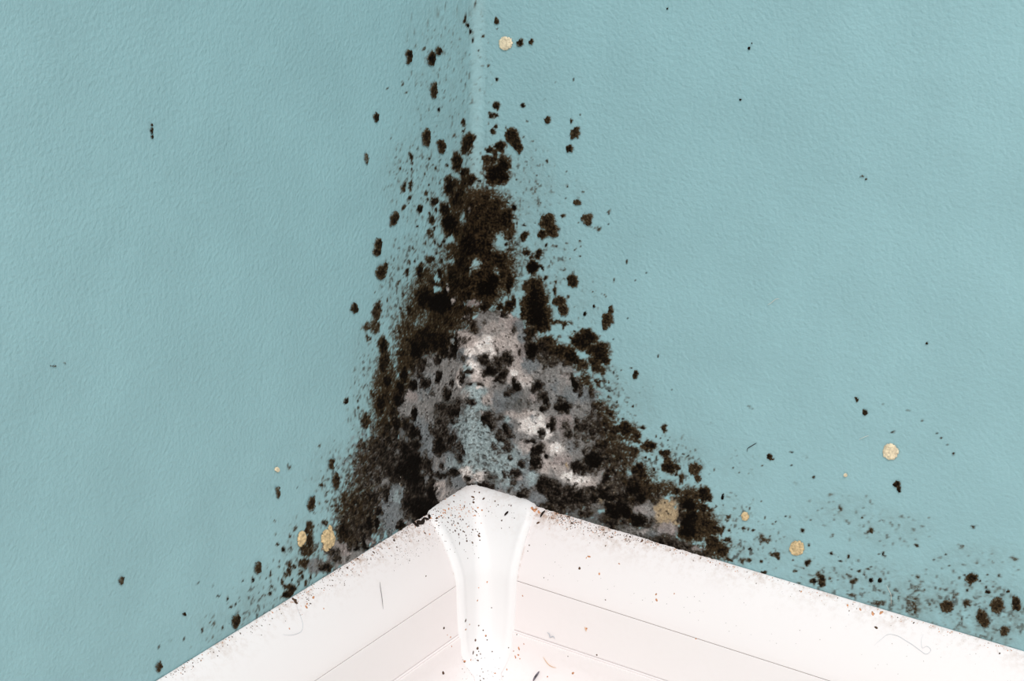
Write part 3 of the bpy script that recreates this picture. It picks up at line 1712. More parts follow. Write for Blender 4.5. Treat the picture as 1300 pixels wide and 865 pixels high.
def board_part(name, prof, side, parent, depth=2.0, dustf=None, label=None):
    """extrude a section strip (a,z) along a wall from the mitre to 600 mm; closed strip with thickness towards the wall"""
    prof = np.asarray(prof, float)
    tan = np.gradient(prof, axis=0)
    nrm = np.stack([-tan[:, 1], tan[:, 0]], 1); nrm /= np.linalg.norm(nrm, axis=1)[:, None]
    # outward = +a
    inner = prof - nrm * depth * np.sign((nrm[:, 0] - nrm[:, 1] * -1).mean() or 1)
    inner[:, 0] = np.maximum(inner[:, 0], .1)
    # rounded ends of the strip, so that joints read as fine grooves
    loop = np.vstack([prof, inner[::-1]])
    ss = np.concatenate([np.arange(0, 36, .35), np.arange(36, 260, 2.5), np.arange(260, 601, 20)])
    V = []; D = []
    for s in ss:
        for (a, z) in loop:
            d = max(s, 0) + (a if s == 0 else 0)
            d = a + s
            V.append((d, -a, z) if side == 'r' else (a, -d, z))
            D.append(dustf(a, z, d) if dustf else 0)
    L = len(loop)
    Fc = []
    for i in range(len(ss) - 1):
        for j in range(L):
            a = i * L + j; b = i * L + (j + 1) % L
            Fc.append((a, b, b + L, a + L) if side == 'r' else (a, a + L, b + L, b))
    Fc.append(tuple(range(L))[::-1]); Fc.append(tuple(range((len(ss) - 1) * L, len(ss) * L)))
    o = mesh_obj(name, np.array(V) * MM, Fc, M_BOARD, parent)
    at = o.data.attributes.new('dust', 'FLOAT', 'POINT')
    at.data.foreach_set('value', np.array(D, np.float32))
    mo = o.modifiers.new('edges', 'BEVEL'); mo.width = .00008; mo.segments = 2; mo.limit_method = 'ANGLE'; mo.angle_limit = math.radians(35)
    mo.harden_normals = False
    if label:
        o['label'] = label
    return o


SP = smooth_profile(PROFILE)
i1 = 9 * 10; i2 = 11 * 10


def dustf(a, z, d):
    top = math.exp(-(abs(z) / 2.6)) * (1.0 if d < 95 else .75)
    near = math.exp(-abs(z) / 3.5) * math.exp(-max(d - 35, 0) / 45) * .9
    line = .9 * math.exp(-((d - 31.9) / .45) ** 2) * (.4 + .6 * math.exp(-abs(z + 25) / 25))
    return min(1.0, top * .8 + near * .8 + line * .8)


def cut(P, za, zb):
    """part of the section between two heights, with exact ends"""
    zz = -P[:, 1]
    f = lambda z: (float(np.interp(-z, zz, P[:, 0])), z)
    m = P[(P[:, 1] < za - .05) & (P[:, 1] > zb + .05)]
    return np.vstack([[f(za)], m, [f(zb)]])


board_objs = []
for nm, side in (('baseboard_left', 'l'), ('baseboard_right', 'r')):
    e = bpy.data.objects.new(nm, None)
    sc.collection.objects.link(e)
    e['kind'] = 'structure'
    e['label'] = ('off-white vinyl skirting board along the shaded wall' if side == 'l' else 'off-white vinyl skirting board along the brighter wall')
    up = cut(SP, 0, -24.9)
    mid = cut(SP, -25.1, -45.25)
    low = SP[i2:].copy()
    low = low[low[:, 1] < -46.3]
    low = np.vstack([[(16.2, -45.40), (16.8, -45.44), (17.1, -45.7)], low])
    board_objs.append(board_part('cover_strip', up, side, e, .28, dustf))
    board_objs.append(board_part('middle_panel', mid, side, e, .28, lambda a, z, d: .02))
    board_objs.append(board_part('toe_strip', low, side, e, 1.0, lambda a, z, d: .04))
    # recessed core seen inside the joints
    core = np.array([(12.6, -20.), (14.8, -24.95), (15.0, -27.), (16.0, -44.), (16.15, -46.0), (16.2, -52.)])
    c = board_part('backing_rail', core, side, e, 1.0)
    c['label'] = 'brownish backing rail seen in the joints'
    c.data.materials.clear(); c.data.materials.append(plain('joint_grime', (165, 130, 105), .8, .1))

# ------------------------------------------------------------------ inside corner cap
LEG = 31.8


def cap_path(a, L, r, n1=26, n2=14):
    """plan of the cap at section offset a, from the shaded leg round the hollow to the bright leg"""
    a = max(a, 0)
    out = []
    ys = np.linspace(L, a + r, n1)
    # denser at the leg end for the rolled rim
    k = np.linspace(0, 1, n1) ** 1.8
    ys = L + (a + r - L) * k
    for y in ys:
        out.append((a, -y, L - y, 0))
    for i in range(1, n2):
        th = math.pi / 2 * i / n2
        out.append((a + r - r * math.cos(th), -(a + r) + r * math.sin(th), 99, 1))
    for y in ys[::-1]:
        out.append((y, -a, L - y, 2))
    return out


def build_cap():
    sec = smooth_profile([(0.0, -.1), (1.2, -.15), (2.8, -.9), (4.6, -2.7), (6.9, -5.6), (9.3, -9.2), (11.5, -13.2), (13.3, -17.2), (14.6, -21.0), (15.4, -25.0),
                          (15.9, -35.0), (16.6, -45.3), (17.3, -51.0), (18.4, -55.6), (20.2, -59.2), (23.2, -62.0), (26.0, -63.4), (28.0, -64.2)], 5)
    tan = np.gradient(sec, axis=0)
    nrm = np.stack([-tan[:, 1], tan[:, 0]], 1); nrm /= np.linalg.norm(nrm, axis=1)[:, None]
    nrm *= np.sign(nrm[:, 0].sum())
    V = []; n = None; D = []
    for j, ((a, z), nn) in enumerate(zip(sec, nrm)):
        zt = -z
        r = 4.2 + min(zt, 20) * .12
        L = LEG - .0
        # shoulders of the top edge drop away near the ends; the foot is rounded off
        if zt > 52:
            L = LEG - 1.2 * max(0, (zt - 52) / 12) ** 2 * 2.2
        pth = cap_path(a, max(L, a + r + .6), r)
        n = len(pth)
        for (x, y, d, w) in pth:
            prd = 1.9 * math.sqrt(max(0, 1 - (1 - min(d / 2.4, 1)) ** 2))
            lip = .25 * math.exp(-((d - 2.6) / 1.1) ** 2)
            hh = prd + lip - .35
            zz = z
            # rounded shoulder
            if zt < 6:
                zz = z - (max(0, 5.5 - d) / 5.5) ** 1.5 * 2.8 * (1 - max(zt, 0) / 6)
            ox, oz = nn[0] * hh, nn[1] * hh
            if w == 0:
                P = (x + ox, y, zz + oz)
            elif w == 2:
                P = (x, y - ox, zz + oz)
            else:
                cx, cy = a + r, -(a + r)
                dx, dy = cx - x, cy - y
                l = math.hypot(dx, dy)
                P = (x + dx / l * ox, y + dy / l * ox, zz + oz)
            V.append(P)
            D.append(.25 * math.exp(-max(zt, 0) / 6))
    V = np.array(V) * MM
    q = grid_faces(len(sec), n)
    # inner skin for thickness
    p = V[q[200]]
    if np.cross(p[1] - p[0], p[2] - p[0]) @ (nC - p[0]) < 0:
        q = q[:, ::-1]
    o = mesh_obj('inside_corner_cap', V, np.ascontiguousarray(q), M_CAP)
    at = o.data.attributes.new('dust', 'FLOAT', 'POINT')
    at.data.foreach_set('value', np.array(D, np.float32))
    so = o.modifiers.new('thickness', 'SOLIDIFY'); so.thickness = .0005; so.offset = -1
    tag(o, 'white plastic inside corner cap covering the joint of the two skirting boards', 'corner cap')
    return o


cap = build_cap()

# surfaces for laying things on
bpy.context.view_layer.update()


def bvh(objs):
    V = []; P = []
    for o in objs:
        k = len(V)
        V += [o.matrix_world @ v.co for v in o.data.vertices]
        P += [tuple(k + i for i in p.vertices) for p in o.data.polygons]
    return BVHTree.FromPolygons(V, P)


TREE = bvh(board_objs + [cap, fl])


def on_board(u, v):
    d = Vector(pix_ray(u, v))
    hit, nr, _, _ = TREE.ray_cast(CAM, d)
    if hit is None:
        return None, None
    if nr.dot(d) > 0:
        nr = -nr
    return hit, nr


def on_wall(u, v):
    s, z = wall_hit(u, v)
    return s, z


# ------------------------------------------------------------------ the mould itself (relief lying on the paint)
ARC = R0 * math.pi / 4


def corr(s):
    """wall_hit gives the distance from the sharp corner; turn it into arc position over the hollow"""
    return s - math.copysign(R0 - ARC, s) if abs(s) > R0 else s * ARC / R0


def keep_biggest(*a):
    return a


def film(name, s0, s1, ds, z0, z1, dz, pick, label, mat, lift=.06):
    s = np.arange(s0, s1 + 1e-6, ds); z = np.arange(z0, z1 + 1e-6, dz)
    S_, Z_ = np.meshgrid(s, z, indexing='ij')
    C, tot, h, w, kn = growth(S_, Z_, BLOBS)
    m = pick(tot, w, kn, S_, Z_)
    # cells whose corners are all in
    cm = m[:-1, :-1] & m[1:, :-1] & m[:-1, 1:] & m[1:, 1:]
    edge = np.minimum(1, sum(np.roll(np.roll(m.astype(float), i, 0), j, 1) for i in (-1, 0, 1) for j in (-1, 0, 1)) / 9)
    H = lift * .5 + h * sstep(.55, 1, edge)
    V = wall_point(S_, Z_, H).reshape(-1, 3)
    nu, nv = S_.shape
    q = grid_faces(nu, nv, cm)
    used = np.unique(q)
    remap = -np.ones(nu * nv, int); remap[used] = np.arange(len(used))
    q = remap[q]
    p = V[used][q[0]]
    if np.cross(p[1] - p[0], p[2] - p[0]) @ (nC - p[0]) < 0:
        q = q[:, ::-1]
    col = np.concatenate([C, tot[..., None]], -1).reshape(-1, 4)[used]
    o = mesh_obj(name, V[used], np.ascontiguousarray(q), mat, col=col)
    tag(o, label, 'mould', kind='stuff')
    return o


def core(S_, Z_):
    return None


dark = lambda t, w, kn, S_, Z_: (t > .42) & (w < .5)
pale = lambda t, w, kn, S_, Z_: (w >= .42) & (t > .42)
film('black_mould', -215, 0, .46, -.6, 185, .36, dark, 'black and brown mould climbing the shaded wall beside the corner', M_MOULD)
film('black_mould', 0, 232, .37, -.6, 185, .36, dark, 'black and brown mould spreading over the brighter wall beside the corner', M_MOULD)
film('white_mould', -80, 90, .40, -.6, 90, .36, pale, 'fluffy grey-white mould in the corner just above the corner cap', M_MOULD, .1)


# ------------------------------------------------------------------ single colonies
def colony(name, parts, label, cat='mould spot', group=None, kind='dark', seed=0):
    """parts: list of (px, py, rx, ry, value, rot) in photograph pixels, laid on the wall"""
    bl = [('K', a, b, c, d, v, math.radians(r)) for (a, b, c, d, v, r) in parts]
    cx = np.mean([p[0] for p in parts]); cy = np.mean([p[1] for p in parts])
    # wall window
    us = [p[0] + k * (max(p[2], p[3]) * 1.5 + 2) for p in parts for k in (-1, 1)]
    vs = [p[1] + k * (max(p[2], p[3]) * 1.5 + 2) for p in parts for k in (-1, 1)]
    left = cx < 603
    cs = [wall_hit(min(u, 602.5) if left else max(u, 603.5), v) for u in (min(us), max(us)) for v in (min(vs), max(vs))]
    s = [corr(c[0]) for c in cs]; z = [c[1] for c in cs]
    S0 = np.arange(min(s), max(s), .22); Z0 = np.arange(max(min(z), -.2), max(z), .22)
    S_, Z_ = np.meshgrid(S0, Z0, indexing='ij')
    if kind == 'dark' or kind == 'grey':
        C, tot, h, w, kn = growth(S_, Z_, bl, solo=True)
        thr = .30
        m = tot > thr
        H = .25 + .25 * tot + h * .5
        col = np.concatenate([C, tot[..., None]], -1)
    else:
        P = wall_point(S_, Z_).reshape(-1, 3)
        px, py = project(P)
        n1 = fbm(S_.ravel(), Z_.ravel(), 1.6, 3, 5 + seed); n2 = fbm(S_.ravel(), Z_.ravel(), .7, 3, 9 + seed)
        K = np.zeros(len(px))
        for b in bl:
            t, x, y, rx, ry, v, rot = b
            c_, s_ = math.cos(rot), math.sin(rot)
            dx, dy = px - x, py - y
            r = np.sqrt(((dx * c_ + dy * s_) / rx) ** 2 + ((-dx * s_ + dy * c_) / ry) ** 2)
            K = np.maximum(K, 1.0 - r + .5)
        K = (K + .13 * n1 + .07 * n2).reshape(S_.shape)
        m = K > .5
        rim = np.exp(-((K - .62) / .12) ** 2)
        H = .22 + np.clip((K - .5) * 1.6, 0, .55) + .18 * rim + .12 * n2.reshape(S_.shape)
        col = None
    cm = m[:-1, :-1] & m[1:, :-1] & m[:-1, 1:] & m[1:, 1:]
    if not cm.any():
        print('EMPTY colony', label)
        return None
    nu, nv = S_.shape
    q = grid_faces(nu, nv, cm)
    used = np.unique(q)
    remap = -np.ones(nu * nv, int); remap[used] = np.arange(len(used))
    q = remap[q]
    edge = np.minimum(1, sum(np.roll(np.roll(m.astype(float), i, 0), j, 1) for i in (-1, 0, 1) for j in (-1, 0, 1)) / 9)
    H = .05 + (H - .05) * sstep(.4, 1, edge)
    V = wall_point(S_, Z_, H).reshape(-1, 3)[used]
    p = V[q[0]]
    if np.cross(p[1] - p[0], p[2] - p[0]) @ (nC - p[0]) < 0:
        q = q[:, ::-1]
    cvec = V.mean(0)
    mat = M_MOULD if col is not None else (M_TAN if kind == 'tan' else M_TAN2)
    o = mesh_obj(name, V - cvec, np.ascontiguousarray(q), mat, col=(col.reshape(-1, 4)[used] if col is not None else None))
    o.location = cvec
    tag(o, label, cat, group)
    return o


GT = 'tan mould colonies on the two walls'
GD = 'separate dark mould spots around the main growth'
TAN = [
 ('tan', [(642.3, 54.8, 9.2, 9, 1, 0)], 'round tan mould colony high beside the corner, next to two small dark spots'),
 ('tan', [(1131, 573.5, 10.5, 11, 1, 0)], 'round cream mould colony far out on the brighter wall, above a small black spot'),
 ('tan', [(1074, 603, 3, 3, 1, 0)], 'tiniest cream mould dot on the brighter wall, below the round cream colony'),
 ('ochre', [(946.5, 655.5, 5.6, 6.2, 1, -20)], 'small tan ring of mould just outside the black growth on the brighter wall'),
 ('ochre', [(1012, 695.5, 10, 10, 1, 0)], 'ochre mould disc low on the brighter wall with a dark spot touching its top'),
 ('ochre', [(382.5, 683, 5.6, 9.5, 1, 8), (380, 690, 3, 5, 1, 0)], 'slim ochre mould patch on the shaded wall, the outer of the two above the skirting'),
 ('ochre', [(416, 684, 9.0, 13, 1, 0), (418, 671, 2.6, 5, 1, 0), (413, 697, 4, 4, 1, 0)], 'largest ochre mould patch, crumbly, on the shaded wall just above the skirting'),
 ('tan', [(351, 596, 3.0, 4, 1, 0)], 'tiny pale tan mould dot alone on the shaded wall, above a faint vertical dark smear'),
]
for i, (k, pts, lab) in enumerate(TAN):
    colony('tan_mould_spot', pts, lab, 'mould spot', GT, k, i)

DARK = [
 ([(518.6, 69, 4.6, 6, 1.2, 0), (518, 76, 3.6, 5, 1, 0)], 'dark brown mould spot on the shaded wall, level with the twin spot nearer the corner'),
 ([(547, 74, 5, 9, 1.25, 10), (556, 65, 4.2, 5.6, 1.15, 0)], 'twin-lobed black mould spot high on the shaded wall near the corner'),
 ([(550, 115, 4.4, 11.5, 1.0, 4)], 'ragged upright mould spot straight below the twin-lobed spot on the shaded wall'),
 ([(477, 149, 3.6, 5.6, 1.25, 5)], 'small neat dark mould spot alone on the shaded wall, outermost of the high ones'),
 ([(540.5, 174.5, 5.4, 11.5, 1.1, 4)], 'tall oval dark mould spot on the shaded wall above the dotted streaks'),
 ([(560, 186, 5, 8.5, 1.1, 0), (558, 181, 5, 4, 1, 0)], 'jagged black mould spot between the tall oval spot and the corner'),
 ([(464.6, 199, 3.4, 6.5, .62, 0), (464.6, 206, 2, 4, .6, 0)], 'faint grey-brown ring of mould alone on the shaded wall'),
 ([(479, 310, 5, 8.5, 1.1, 5), (477, 320, 5, 6, 1.05, 0)], 'blocky dark mould spot on the shaded wall, upper of two in line'),
 ([(482.5, 346, 6.4, 10, 1.1, 10), (488, 338, 3.5, 5, 1, 0)], 'lobed dark mould spot on the shaded wall, lower of two in line'),
 ([(449, 391.5, 4.2, 7, 1.15, 15)], 'small slanted oval dark mould spot outermost beside the middle of the growth'),
 ([(499.5, 278, 5, 10, 1.1, 20)], 'dark slanted mould spot on the shaded wall at the foot of the dotted streaks'),
 ([(420, 589, 4.2, 8, .95, 0)], 'upper of two soft upright mould spots beside the lower growth on the shaded wall'),
 ([(425.4, 611, 5, 11, 1, 0)], 'lower of two soft upright mould spots beside the lower growth on the shaded wall'),
 ([(394.5, 639, 4.8, 9.5, 1.05, 15)], 'dark slanted mould spot above the slim ochre patch on the shaded wall'),
 ([(352.3, 624, 2.8, 9, .78, 0)], 'faint narrow vertical mould smear under the tiny tan dot on the shaded wall'),
 ([(298.5, 788.5, 5, 8.8, 1.1, 15)], 'large brown mould spot just above the skirting, out beyond the growth on the shaded wall'),
 ([(201.3, 846, 3.7, 8, .85, 10)], 'smudged mould spot touching the skirting at the outermost end of the shaded wall'),
 ([(327, 721.5, 4.8, 8.5, .88, 0)], 'feathery dark mould spot on the shaded wall, outside the two ochre patches'),
 ([(233.3, 780, 2.6, 2.4, .95, 0)], 'tiny round dark mould dot alone low on the shaded wall'),
 ([(153.5, 737, 3.4, 6.5, .8, 10)], 'soft grey mould spot farthest out on the shaded wall'),
 ([(192.3, 158.5, 1.7, 2.5, .9, 0), (192, 166, 1.8, 5, 1, 0), (192.5, 173.5, 1.8, 3, .9, 0)], 'short vertical black scuff high on the clean part of the shaded wall'),
 ([(651.5, 173, 8.5, 11.5, 1.15, -20), (658, 184, 5.5, 11, 1.15, -15)], 'large teardrop black mould spot on the brighter wall above the growth, nearest the corner'),
 ([(730.8, 169, 6.2, 6.2, 1, 0), (733, 164, 4, 4, .9, 0), (727, 174, 3, 4, .9, 0)], 'starry dark mould spot on the brighter wall, upper and larger of the star pair'),
 ([(723.8, 188.5, 4.8, 5, 1.2, 0)], 'starry black mould spot on the brighter wall, lower and smaller of the star pair'),
 ([(725.8, 154, 3, 4.5, .9, 0)], 'little dark mould spot just above the star pair'),
 ([(696, 152, 4.2, 6, 1, 10)], 'oval dark mould spot on the brighter wall between the teardrop spot and the star pair'),
 ([(661.4, 53.8, 4.3, 5.3, 1.15, 0)], 'small dark mould spot right beside the high round tan colony'),
 ([(675.2, 52.3, 3, 5.5, 1, 0)], 'small dark mould spot second away from the high round tan colony'),
 ([(630.6, 26, 3.8, 4.5, .95, 0)], 'small dark mould spot above the high round tan colony'),
 ([(696, 281, 10.2, 10.5, 1.1, 0), (701, 292, 9, 10.5, 1.05, -15), (689, 297, 6, 6.5, 1.15, 0)], 'big round-topped dark mould spot standing apart on the brighter wall'),
 ([(746, 277, 8.5, 8, .82, 0), (748, 283, 4, 4.5, 1, 0)], 'mottled broken dark mould spot beside the big round-topped one'),
 ([(733, 256.8, 5.2, 4.8, .82, 0)], 'small grey mould spot just above the mottled one'),
 ([(727.5, 356, 6.8, 9.5, 1.15, -15)], 'neat oval black mould spot alone on the brighter wall'),
 ([(711, 382, 9, 7, 1.05, 0), (715.5, 393, 6.8, 8.6, 1.05, -10)], 'two-lobed brown mould spot on the brighter wall, below the neat oval one'),
 ([(771.5, 405, 8.2, 9, 1.05, 0), (776, 394, 3.6, 6.5, 1, 0), (769, 415, 5, 5, .95, 0)], 'wing-shaped dark mould spot outermost on the brighter wall at mid height'),
 ([(743, 398, 2.6, 2.8, 1.3, 0)], 'round black mould dot between the two-lobed and the wing-shaped spots'),
 ([(754.6, 388.6, 2.2, 2.6, 1.1, 0)], 'small brown mould dot beside the top of the wing-shaped spot'),
 ([(807.7, 475.5, 3, 5.8, 1.1, 0)], 'small pointed black mould spot on clean paint beside the waist of the growth'),
 ([(882.5, 595, 8.5, 8, 1.0, 0), (886, 607, 4, 6, .9, 0)], 'ragged brown mould spot apart from the lower slope of the growth on the brighter wall'),
 ([(977.7, 580.5, 4.3, 4, 1.1, -20), (982, 583, 2, 2, 1, 0)], 'black mould spot with a small tail, out beyond the lower growth on the brighter wall'),
 ([(1088, 507, 2.6, 3.4, 1.1, -20)], 'upper of two tiny black mould dots above the round cream colony'),
 ([(1098, 523.3, 3.8, 4.2, 1.05, 10)], 'lower of two tiny black mould dots above the round cream colony'),
 ([(1139.5, 614.5, 5, 4, 1.2, 0), (1142, 620, 2.8, 4.2, 1.2, 0)], 'small forked black mould spot below the round cream colony'),
 ([(1234, 733.5, 8, 7.4, 1.1, 0)], 'round black mould spot ringed by tiny dots, far along the brighter wall'),
 ([(1254.6, 751, 4, 2.6, 1.1, 0)], 'small flat black mould dot beside the ringed black spot'),
 ([(1280.3, 750, 2.8, 3.2, 1.05, 0)], 'small black mould dot near the edge of the photo, above the last big spots'),
 ([(1203, 769, 9, 9, .98, -15)], 'blurred dark mould spot above the skirting, nearest the corner of the far group'),
 ([(1266.5, 768, 9, 11, .92, 0)], 'soft brown oval mould spot in the far group, last but one along the wall'),
 ([(1290, 765.5, 6, 9, 1.15, 0), (1294, 772, 4, 4, 1.05, 0)], 'darkest oval mould spot at the very end of the brighter wall'),
 ([(1247, 783, 7, 11, .98, -20), (1251, 790, 6, 7, .95, 0)], 'long brown mould spot just above the skirting in the far group'),
 ([(1276, 800, 7, 6.5, .85, 0)], 'faint mould smudge lowest in the far group above the skirting'),
 ([(1106, 736.5, 2.6, 3, 1.25, 0)], 'round black mould dot low on the brighter wall, inner one of a level pair'),
 ([(1117.3, 737, 2.9, 3, 1.25, 0)], 'round black mould dot low on the brighter wall, outer one of a level pair'),
 ([(951, 61.5, 1.7, 2.1, 1.2, 0), (954.5, 54.5, 1.2, 1.4, 1.1, 0)], 'pair of touching brown specks high on the clean brighter wall'),
 ([(940, 126.3, 1.7, 1.7, 1.3, 0)], 'single round black speck on the clean brighter wall below the brown pair'),
 ([(847.5, 10.5, 1.6, 1.6, 1.2, 0)], 'single brown speck at the top edge of the brighter wall'),
 ([(1177, 436, 2.0, 1.8, 1.0, 0)], 'lone dark speck on the clean brighter wall, above the round cream colony'),
 ([(1095, 224, 4, 1.6, .62, -15), (1100, 227, 2, 1.6, .6, -20)], 'faint grey scuff on the clean upper part of the brighter wall'),
 ([(66, 465, 5, 1.5, .65, 8), (83, 461, 4, 1.2, .55, 10)], 'faint slanted grey scuff on the clean outer part of the shaded wall'),
]
for i, (pts, lab) in enumerate(DARK):
    colony('mould_spot', pts, lab, 'scuff mark' if 'scuff' in lab else ('speck' if 'speck' in lab else 'mould spot'), GD, 'dark', i)


colony('mould_spot', [(917.7, 628.8, 1.6, 1.8, 1.4, 0), (917.7, 632, 2.1, 2.4, 1.5, 0)], 'tiny blue-black fleck on clean paint beside the lower slope of the growth', 'speck', GD)


# ------------------------------------------------------------------ grit, specks and hairs
def nugget(P, nr, r, fl=.5, el=1.0, ang=0.0, seed=0):
    """small irregular crumb"""
    rs = random.Random(seed)
    nr = nr.normalized()
    t = nr.orthogonal().normalized(); t = Matrix.Rotation(ang, 3, nr) @ t
    b = nr.cross(t)
    V = []; Fc = []
    rings = [(0.0, 1.0), (.55, .85), (.95, .4), (1.0, 0.0)]
    nseg = 7
    base = [1 + rs.uniform(-.25, .25) for _ in range(nseg)]
    V.append(P + nr * r * fl)
    for rr, hh in rings[1:]:
        for k in range(nseg):
            a = 2 * math.pi * k / nseg
            q = base[k] * rr * r
            V.append(P + t * math.cos(a) * q * el + b * math.sin(a) * q / math.sqrt(el) + nr * (r * fl * hh - .00002))
    for k in range(nseg):
        Fc.append((0, 1 + k, 1 + (k + 1) % nseg))
        for j in range(2):
            a = 1 + j * nseg + k; c = 1 + j * nseg + (k + 1) % nseg
            Fc.append((a, a + nseg, c + nseg, c))
    return V, Fc


def crumbs(name, items, items2, label, cat):
    V = []; Fc = []; mi = []
    for n, (u, v, r, el, ang) in enumerate(items + items2):
        P, nr = on_board(u, v)
        if P is None:
            continue
        vv, ff = nugget(P, nr, r * .0003, .35, el, ang, n)
        k = len(V)
        V += [tuple(p) for p in vv]; Fc += [tuple(k + i for i in f) for f in ff]; mi += [int(n >= len(items))] * len(ff)
    o = mesh_obj(name, V, Fc, M_SPECK)
    o.data.materials.append(M_RUST)
    o.data.polygons.foreach_set('material_index', mi)
    tag(o, label, cat, kind='stuff')
    return o


def R(a, b):
    return random.uniform(a, b)


cap_dark = [(x / 6.5 + 520, y / 6.5 + 600, r, e) for x, y, r, e in [
    (365, 242, 1.2, 1), (325, 268, 1, 1.2), (453, 276, 1.1, 1), (497, 261, .9, 1), (440, 290, .7, 1), (418, 232, .6, 1), (612, 216, 1.5, 1.4), (705, 238, 1.2, 1.2), (730, 268, 1, 1),
    (225, 378, 1.6, 1), (218, 400, 1.0, 1), (261, 360, 1, 1.6), (272, 376, 1, 1.2), (322, 374, 1.2, 1), (352, 352, 1, 1), (378, 358, .9, 1.3), (345, 398, .9, 1), (375, 372, .8, 1),
    (268, 412, .8, 1), (312, 408, .7, 1), (318, 412, .9, 1), (365, 405, 1, 1.8), (420, 388, 1, 1.5), (440, 390, 1.2, 1), (428, 400, .7, 1), (400, 420, 1.4, 1), (350, 433, 1.2, 1.5), (362, 420, .9, 1),
    (468, 425, 1.1, 1), (488, 444, 1, 1), (240, 440, .8, 1), (312, 455, .8, 1), (295, 440, .6, 1), (333, 475, .9, 1), (390, 462, .9, 1), (376, 482, 1.3, 1), (420, 474, 1, 1), (442, 487, 1.2, 1), (452, 492, 1.1, 1),
    (358, 494, .9, 1.2), (405, 512, 1.4, 1.2), (408, 538, .7, 1), (465, 522, 1.1, 1), (520, 473, 1.3, 1), (512, 496, .8, 1), (415, 445, .7, 1), (470, 548, .8, 1), (472, 566, 1.5, 1.2), (412, 586, 1.1, 2), (470, 540, .6, 1),
    (518, 580, 1.5, 1.4), (575, 505, 1.2, 1), (572, 525, 1.6, 1.3), (580, 560, .9, 1), (545, 470, .8, 1), (560, 490, .8, 1), (208, 458, .9, 1), (760, 398, 1.2, 1), (865, 378, .8, 1), (652, 322, .8, 1), (823, 455, .6, 1), (758, 462, .7, 1),
    (450, 640, .6, 1), (462, 655, .6, 1), (480, 710, .7, 1), (535, 673, .6, 1), (570, 705, .7, 1), (372, 658, .5, 1), (527, 248, 1.6, 1), (522, 205, 1.8, 1.4), (528, 225, 1, 2), (545, 320, 1.2, 2.2), (575, 165, 1.2, 1), (535, 160, 1, 1),
    (820, 268, .8, 1.2), (838, 275, 1, 1.4), (985, 600, .7, 1), (960, 300, .5, 1)]]
cap_dark += [(x / 6.5 + 540, y / 6.5 + 732, r, e) for x, y, r, e in [
    (333, 365, 1.6, 1.5), (440, 407, 1.2, 1), (412, 527, 1.8, 1), (430, 595, 2.0, 1), (395, 628, 1.5, 1.8), (425, 650, 1.4, 1), (455, 642, 1.0, 1.3), (440, 620, .9, 1), (433, 695, 1.4, 1.4), (323, 708, 1.2, 1), (310, 690, .6, 1),
    (547, 260, .9, 1), (552, 622, 1.0, 1), (305, 765, .8, 1), (475, 790, .8, 1.2), (450, 825, 1.0, 1), (480, 845, 1.2, 1), (455, 860, 1, 1), (510, 525, .9, 1), (477, 446, 1, 1), (500, 492, 1.1, 1.4), (687, 590, .9, 1), (465, 765, .8, 1), (515, 780, .7, 1), (640, 826, .8, 1), (672, 768, .8, 1), (432, 198, .8, 1)]]
random.seed(5)
items = [(u, v, r, e, R(0, 3)) for u, v, r, e in cap_dark]
for _ in range(70):
    items.append((R(548, 610), R(642, 700), R(.25, .55), 1, R(0, 3)))
for _ in range(60):
    items.append((600 + random.gauss(8, 13), R(835, 864), R(.25, .6), 1, R(0, 3)))
for _ in range(40):
    items.append((R(560, 660), R(632, 660), R(.25, .5), 1, R(0, 3)))
it = []
for _ in range(60):
    it.append((random.gauss(585, 16), random.gauss(648, 8), R(.5, 1.3), R(1, 1.5), R(0, 3)))
for x, y in [(333, 440), (365, 398), (375, 690), (325, 700), (497, 490), (430, 200), (440, 95), (510, 48), (575, 800)]:
    it.append((x / 6.5 + 540, y / 6.5 + 732, R(.9, 1.5), 1.3, R(0, 3)))
crumbs('dirt_specks', items, it, 'dark brown and rust specks dusted over the top of the white corner cap', 'dirt specks')

# shaded skirting: dusting along the top edge
bl, br_, mx = [], [], []
random.seed(9)


def left_edge(u):
    return 668.5 + (513.8 - u) * .618


def right_edge(u):
    return 647.7 + (u - 696.9) * .2985


for _ in range(420):
    u = R(380, 560) if random.random() < .7 else R(210, 400)
    d = abs(random.gauss(0, 1)) * (9 if u > 380 else 6) + 1.0
    (bl if random.random() < .7 else br_).append((u, left_edge(u) + d * 1.3, R(.3, .85), R(1, 1.5), R(0, 3)))
for _ in range(260):
    u = R(500, 560)
    bl.append((u, left_edge(u) + R(2, 50), R(.25, .5), 1, R(0, 3)))
for u, v, r in [(474.6, 701.8, 1.4), (454, 709.6, 1.3), (503.7, 694.8, 1.1), (539.4, 677, 1.4), (432, 722, 1.2), (441, 721, 1.5), (375, 763.5, 2.6), (372, 761, 1.8), (377, 766, 1.5), (540.8, 731.8, 1.0), (563.6, 797.6, 1.7),
                (562.7, 855, 2.2), (520, 712, .8), (497, 706, .8), (409.5, 733, 1.5), (500.5, 686.5, 1.6), (485, 697, 1), (394, 766.5, 1.0)]:
    mx.append((u, v, r, R(1, 1.5), R(0, 3)))
for u, v, r in [(398, 759, 1.6), (411, 773, .9), (388.7, 770.6, 1.8), (390, 767, 1.2), (346, 778, 1), (486, 680, 1.2), (545.5, 678.6, 1.2), (572, 809.5, 1.3), (573.5, 821, 1.0), (568, 806.5, .9), (367.5, 798.5, 1)]:
    br_.append((u, v, r, R(1, 1.5), R(0, 3)))
crumbs('dirt_specks', bl + mx, br_, 'brown and orange specks along the top edge of the skirting on the shaded side', 'dirt specks')
a_, b_ = [], []
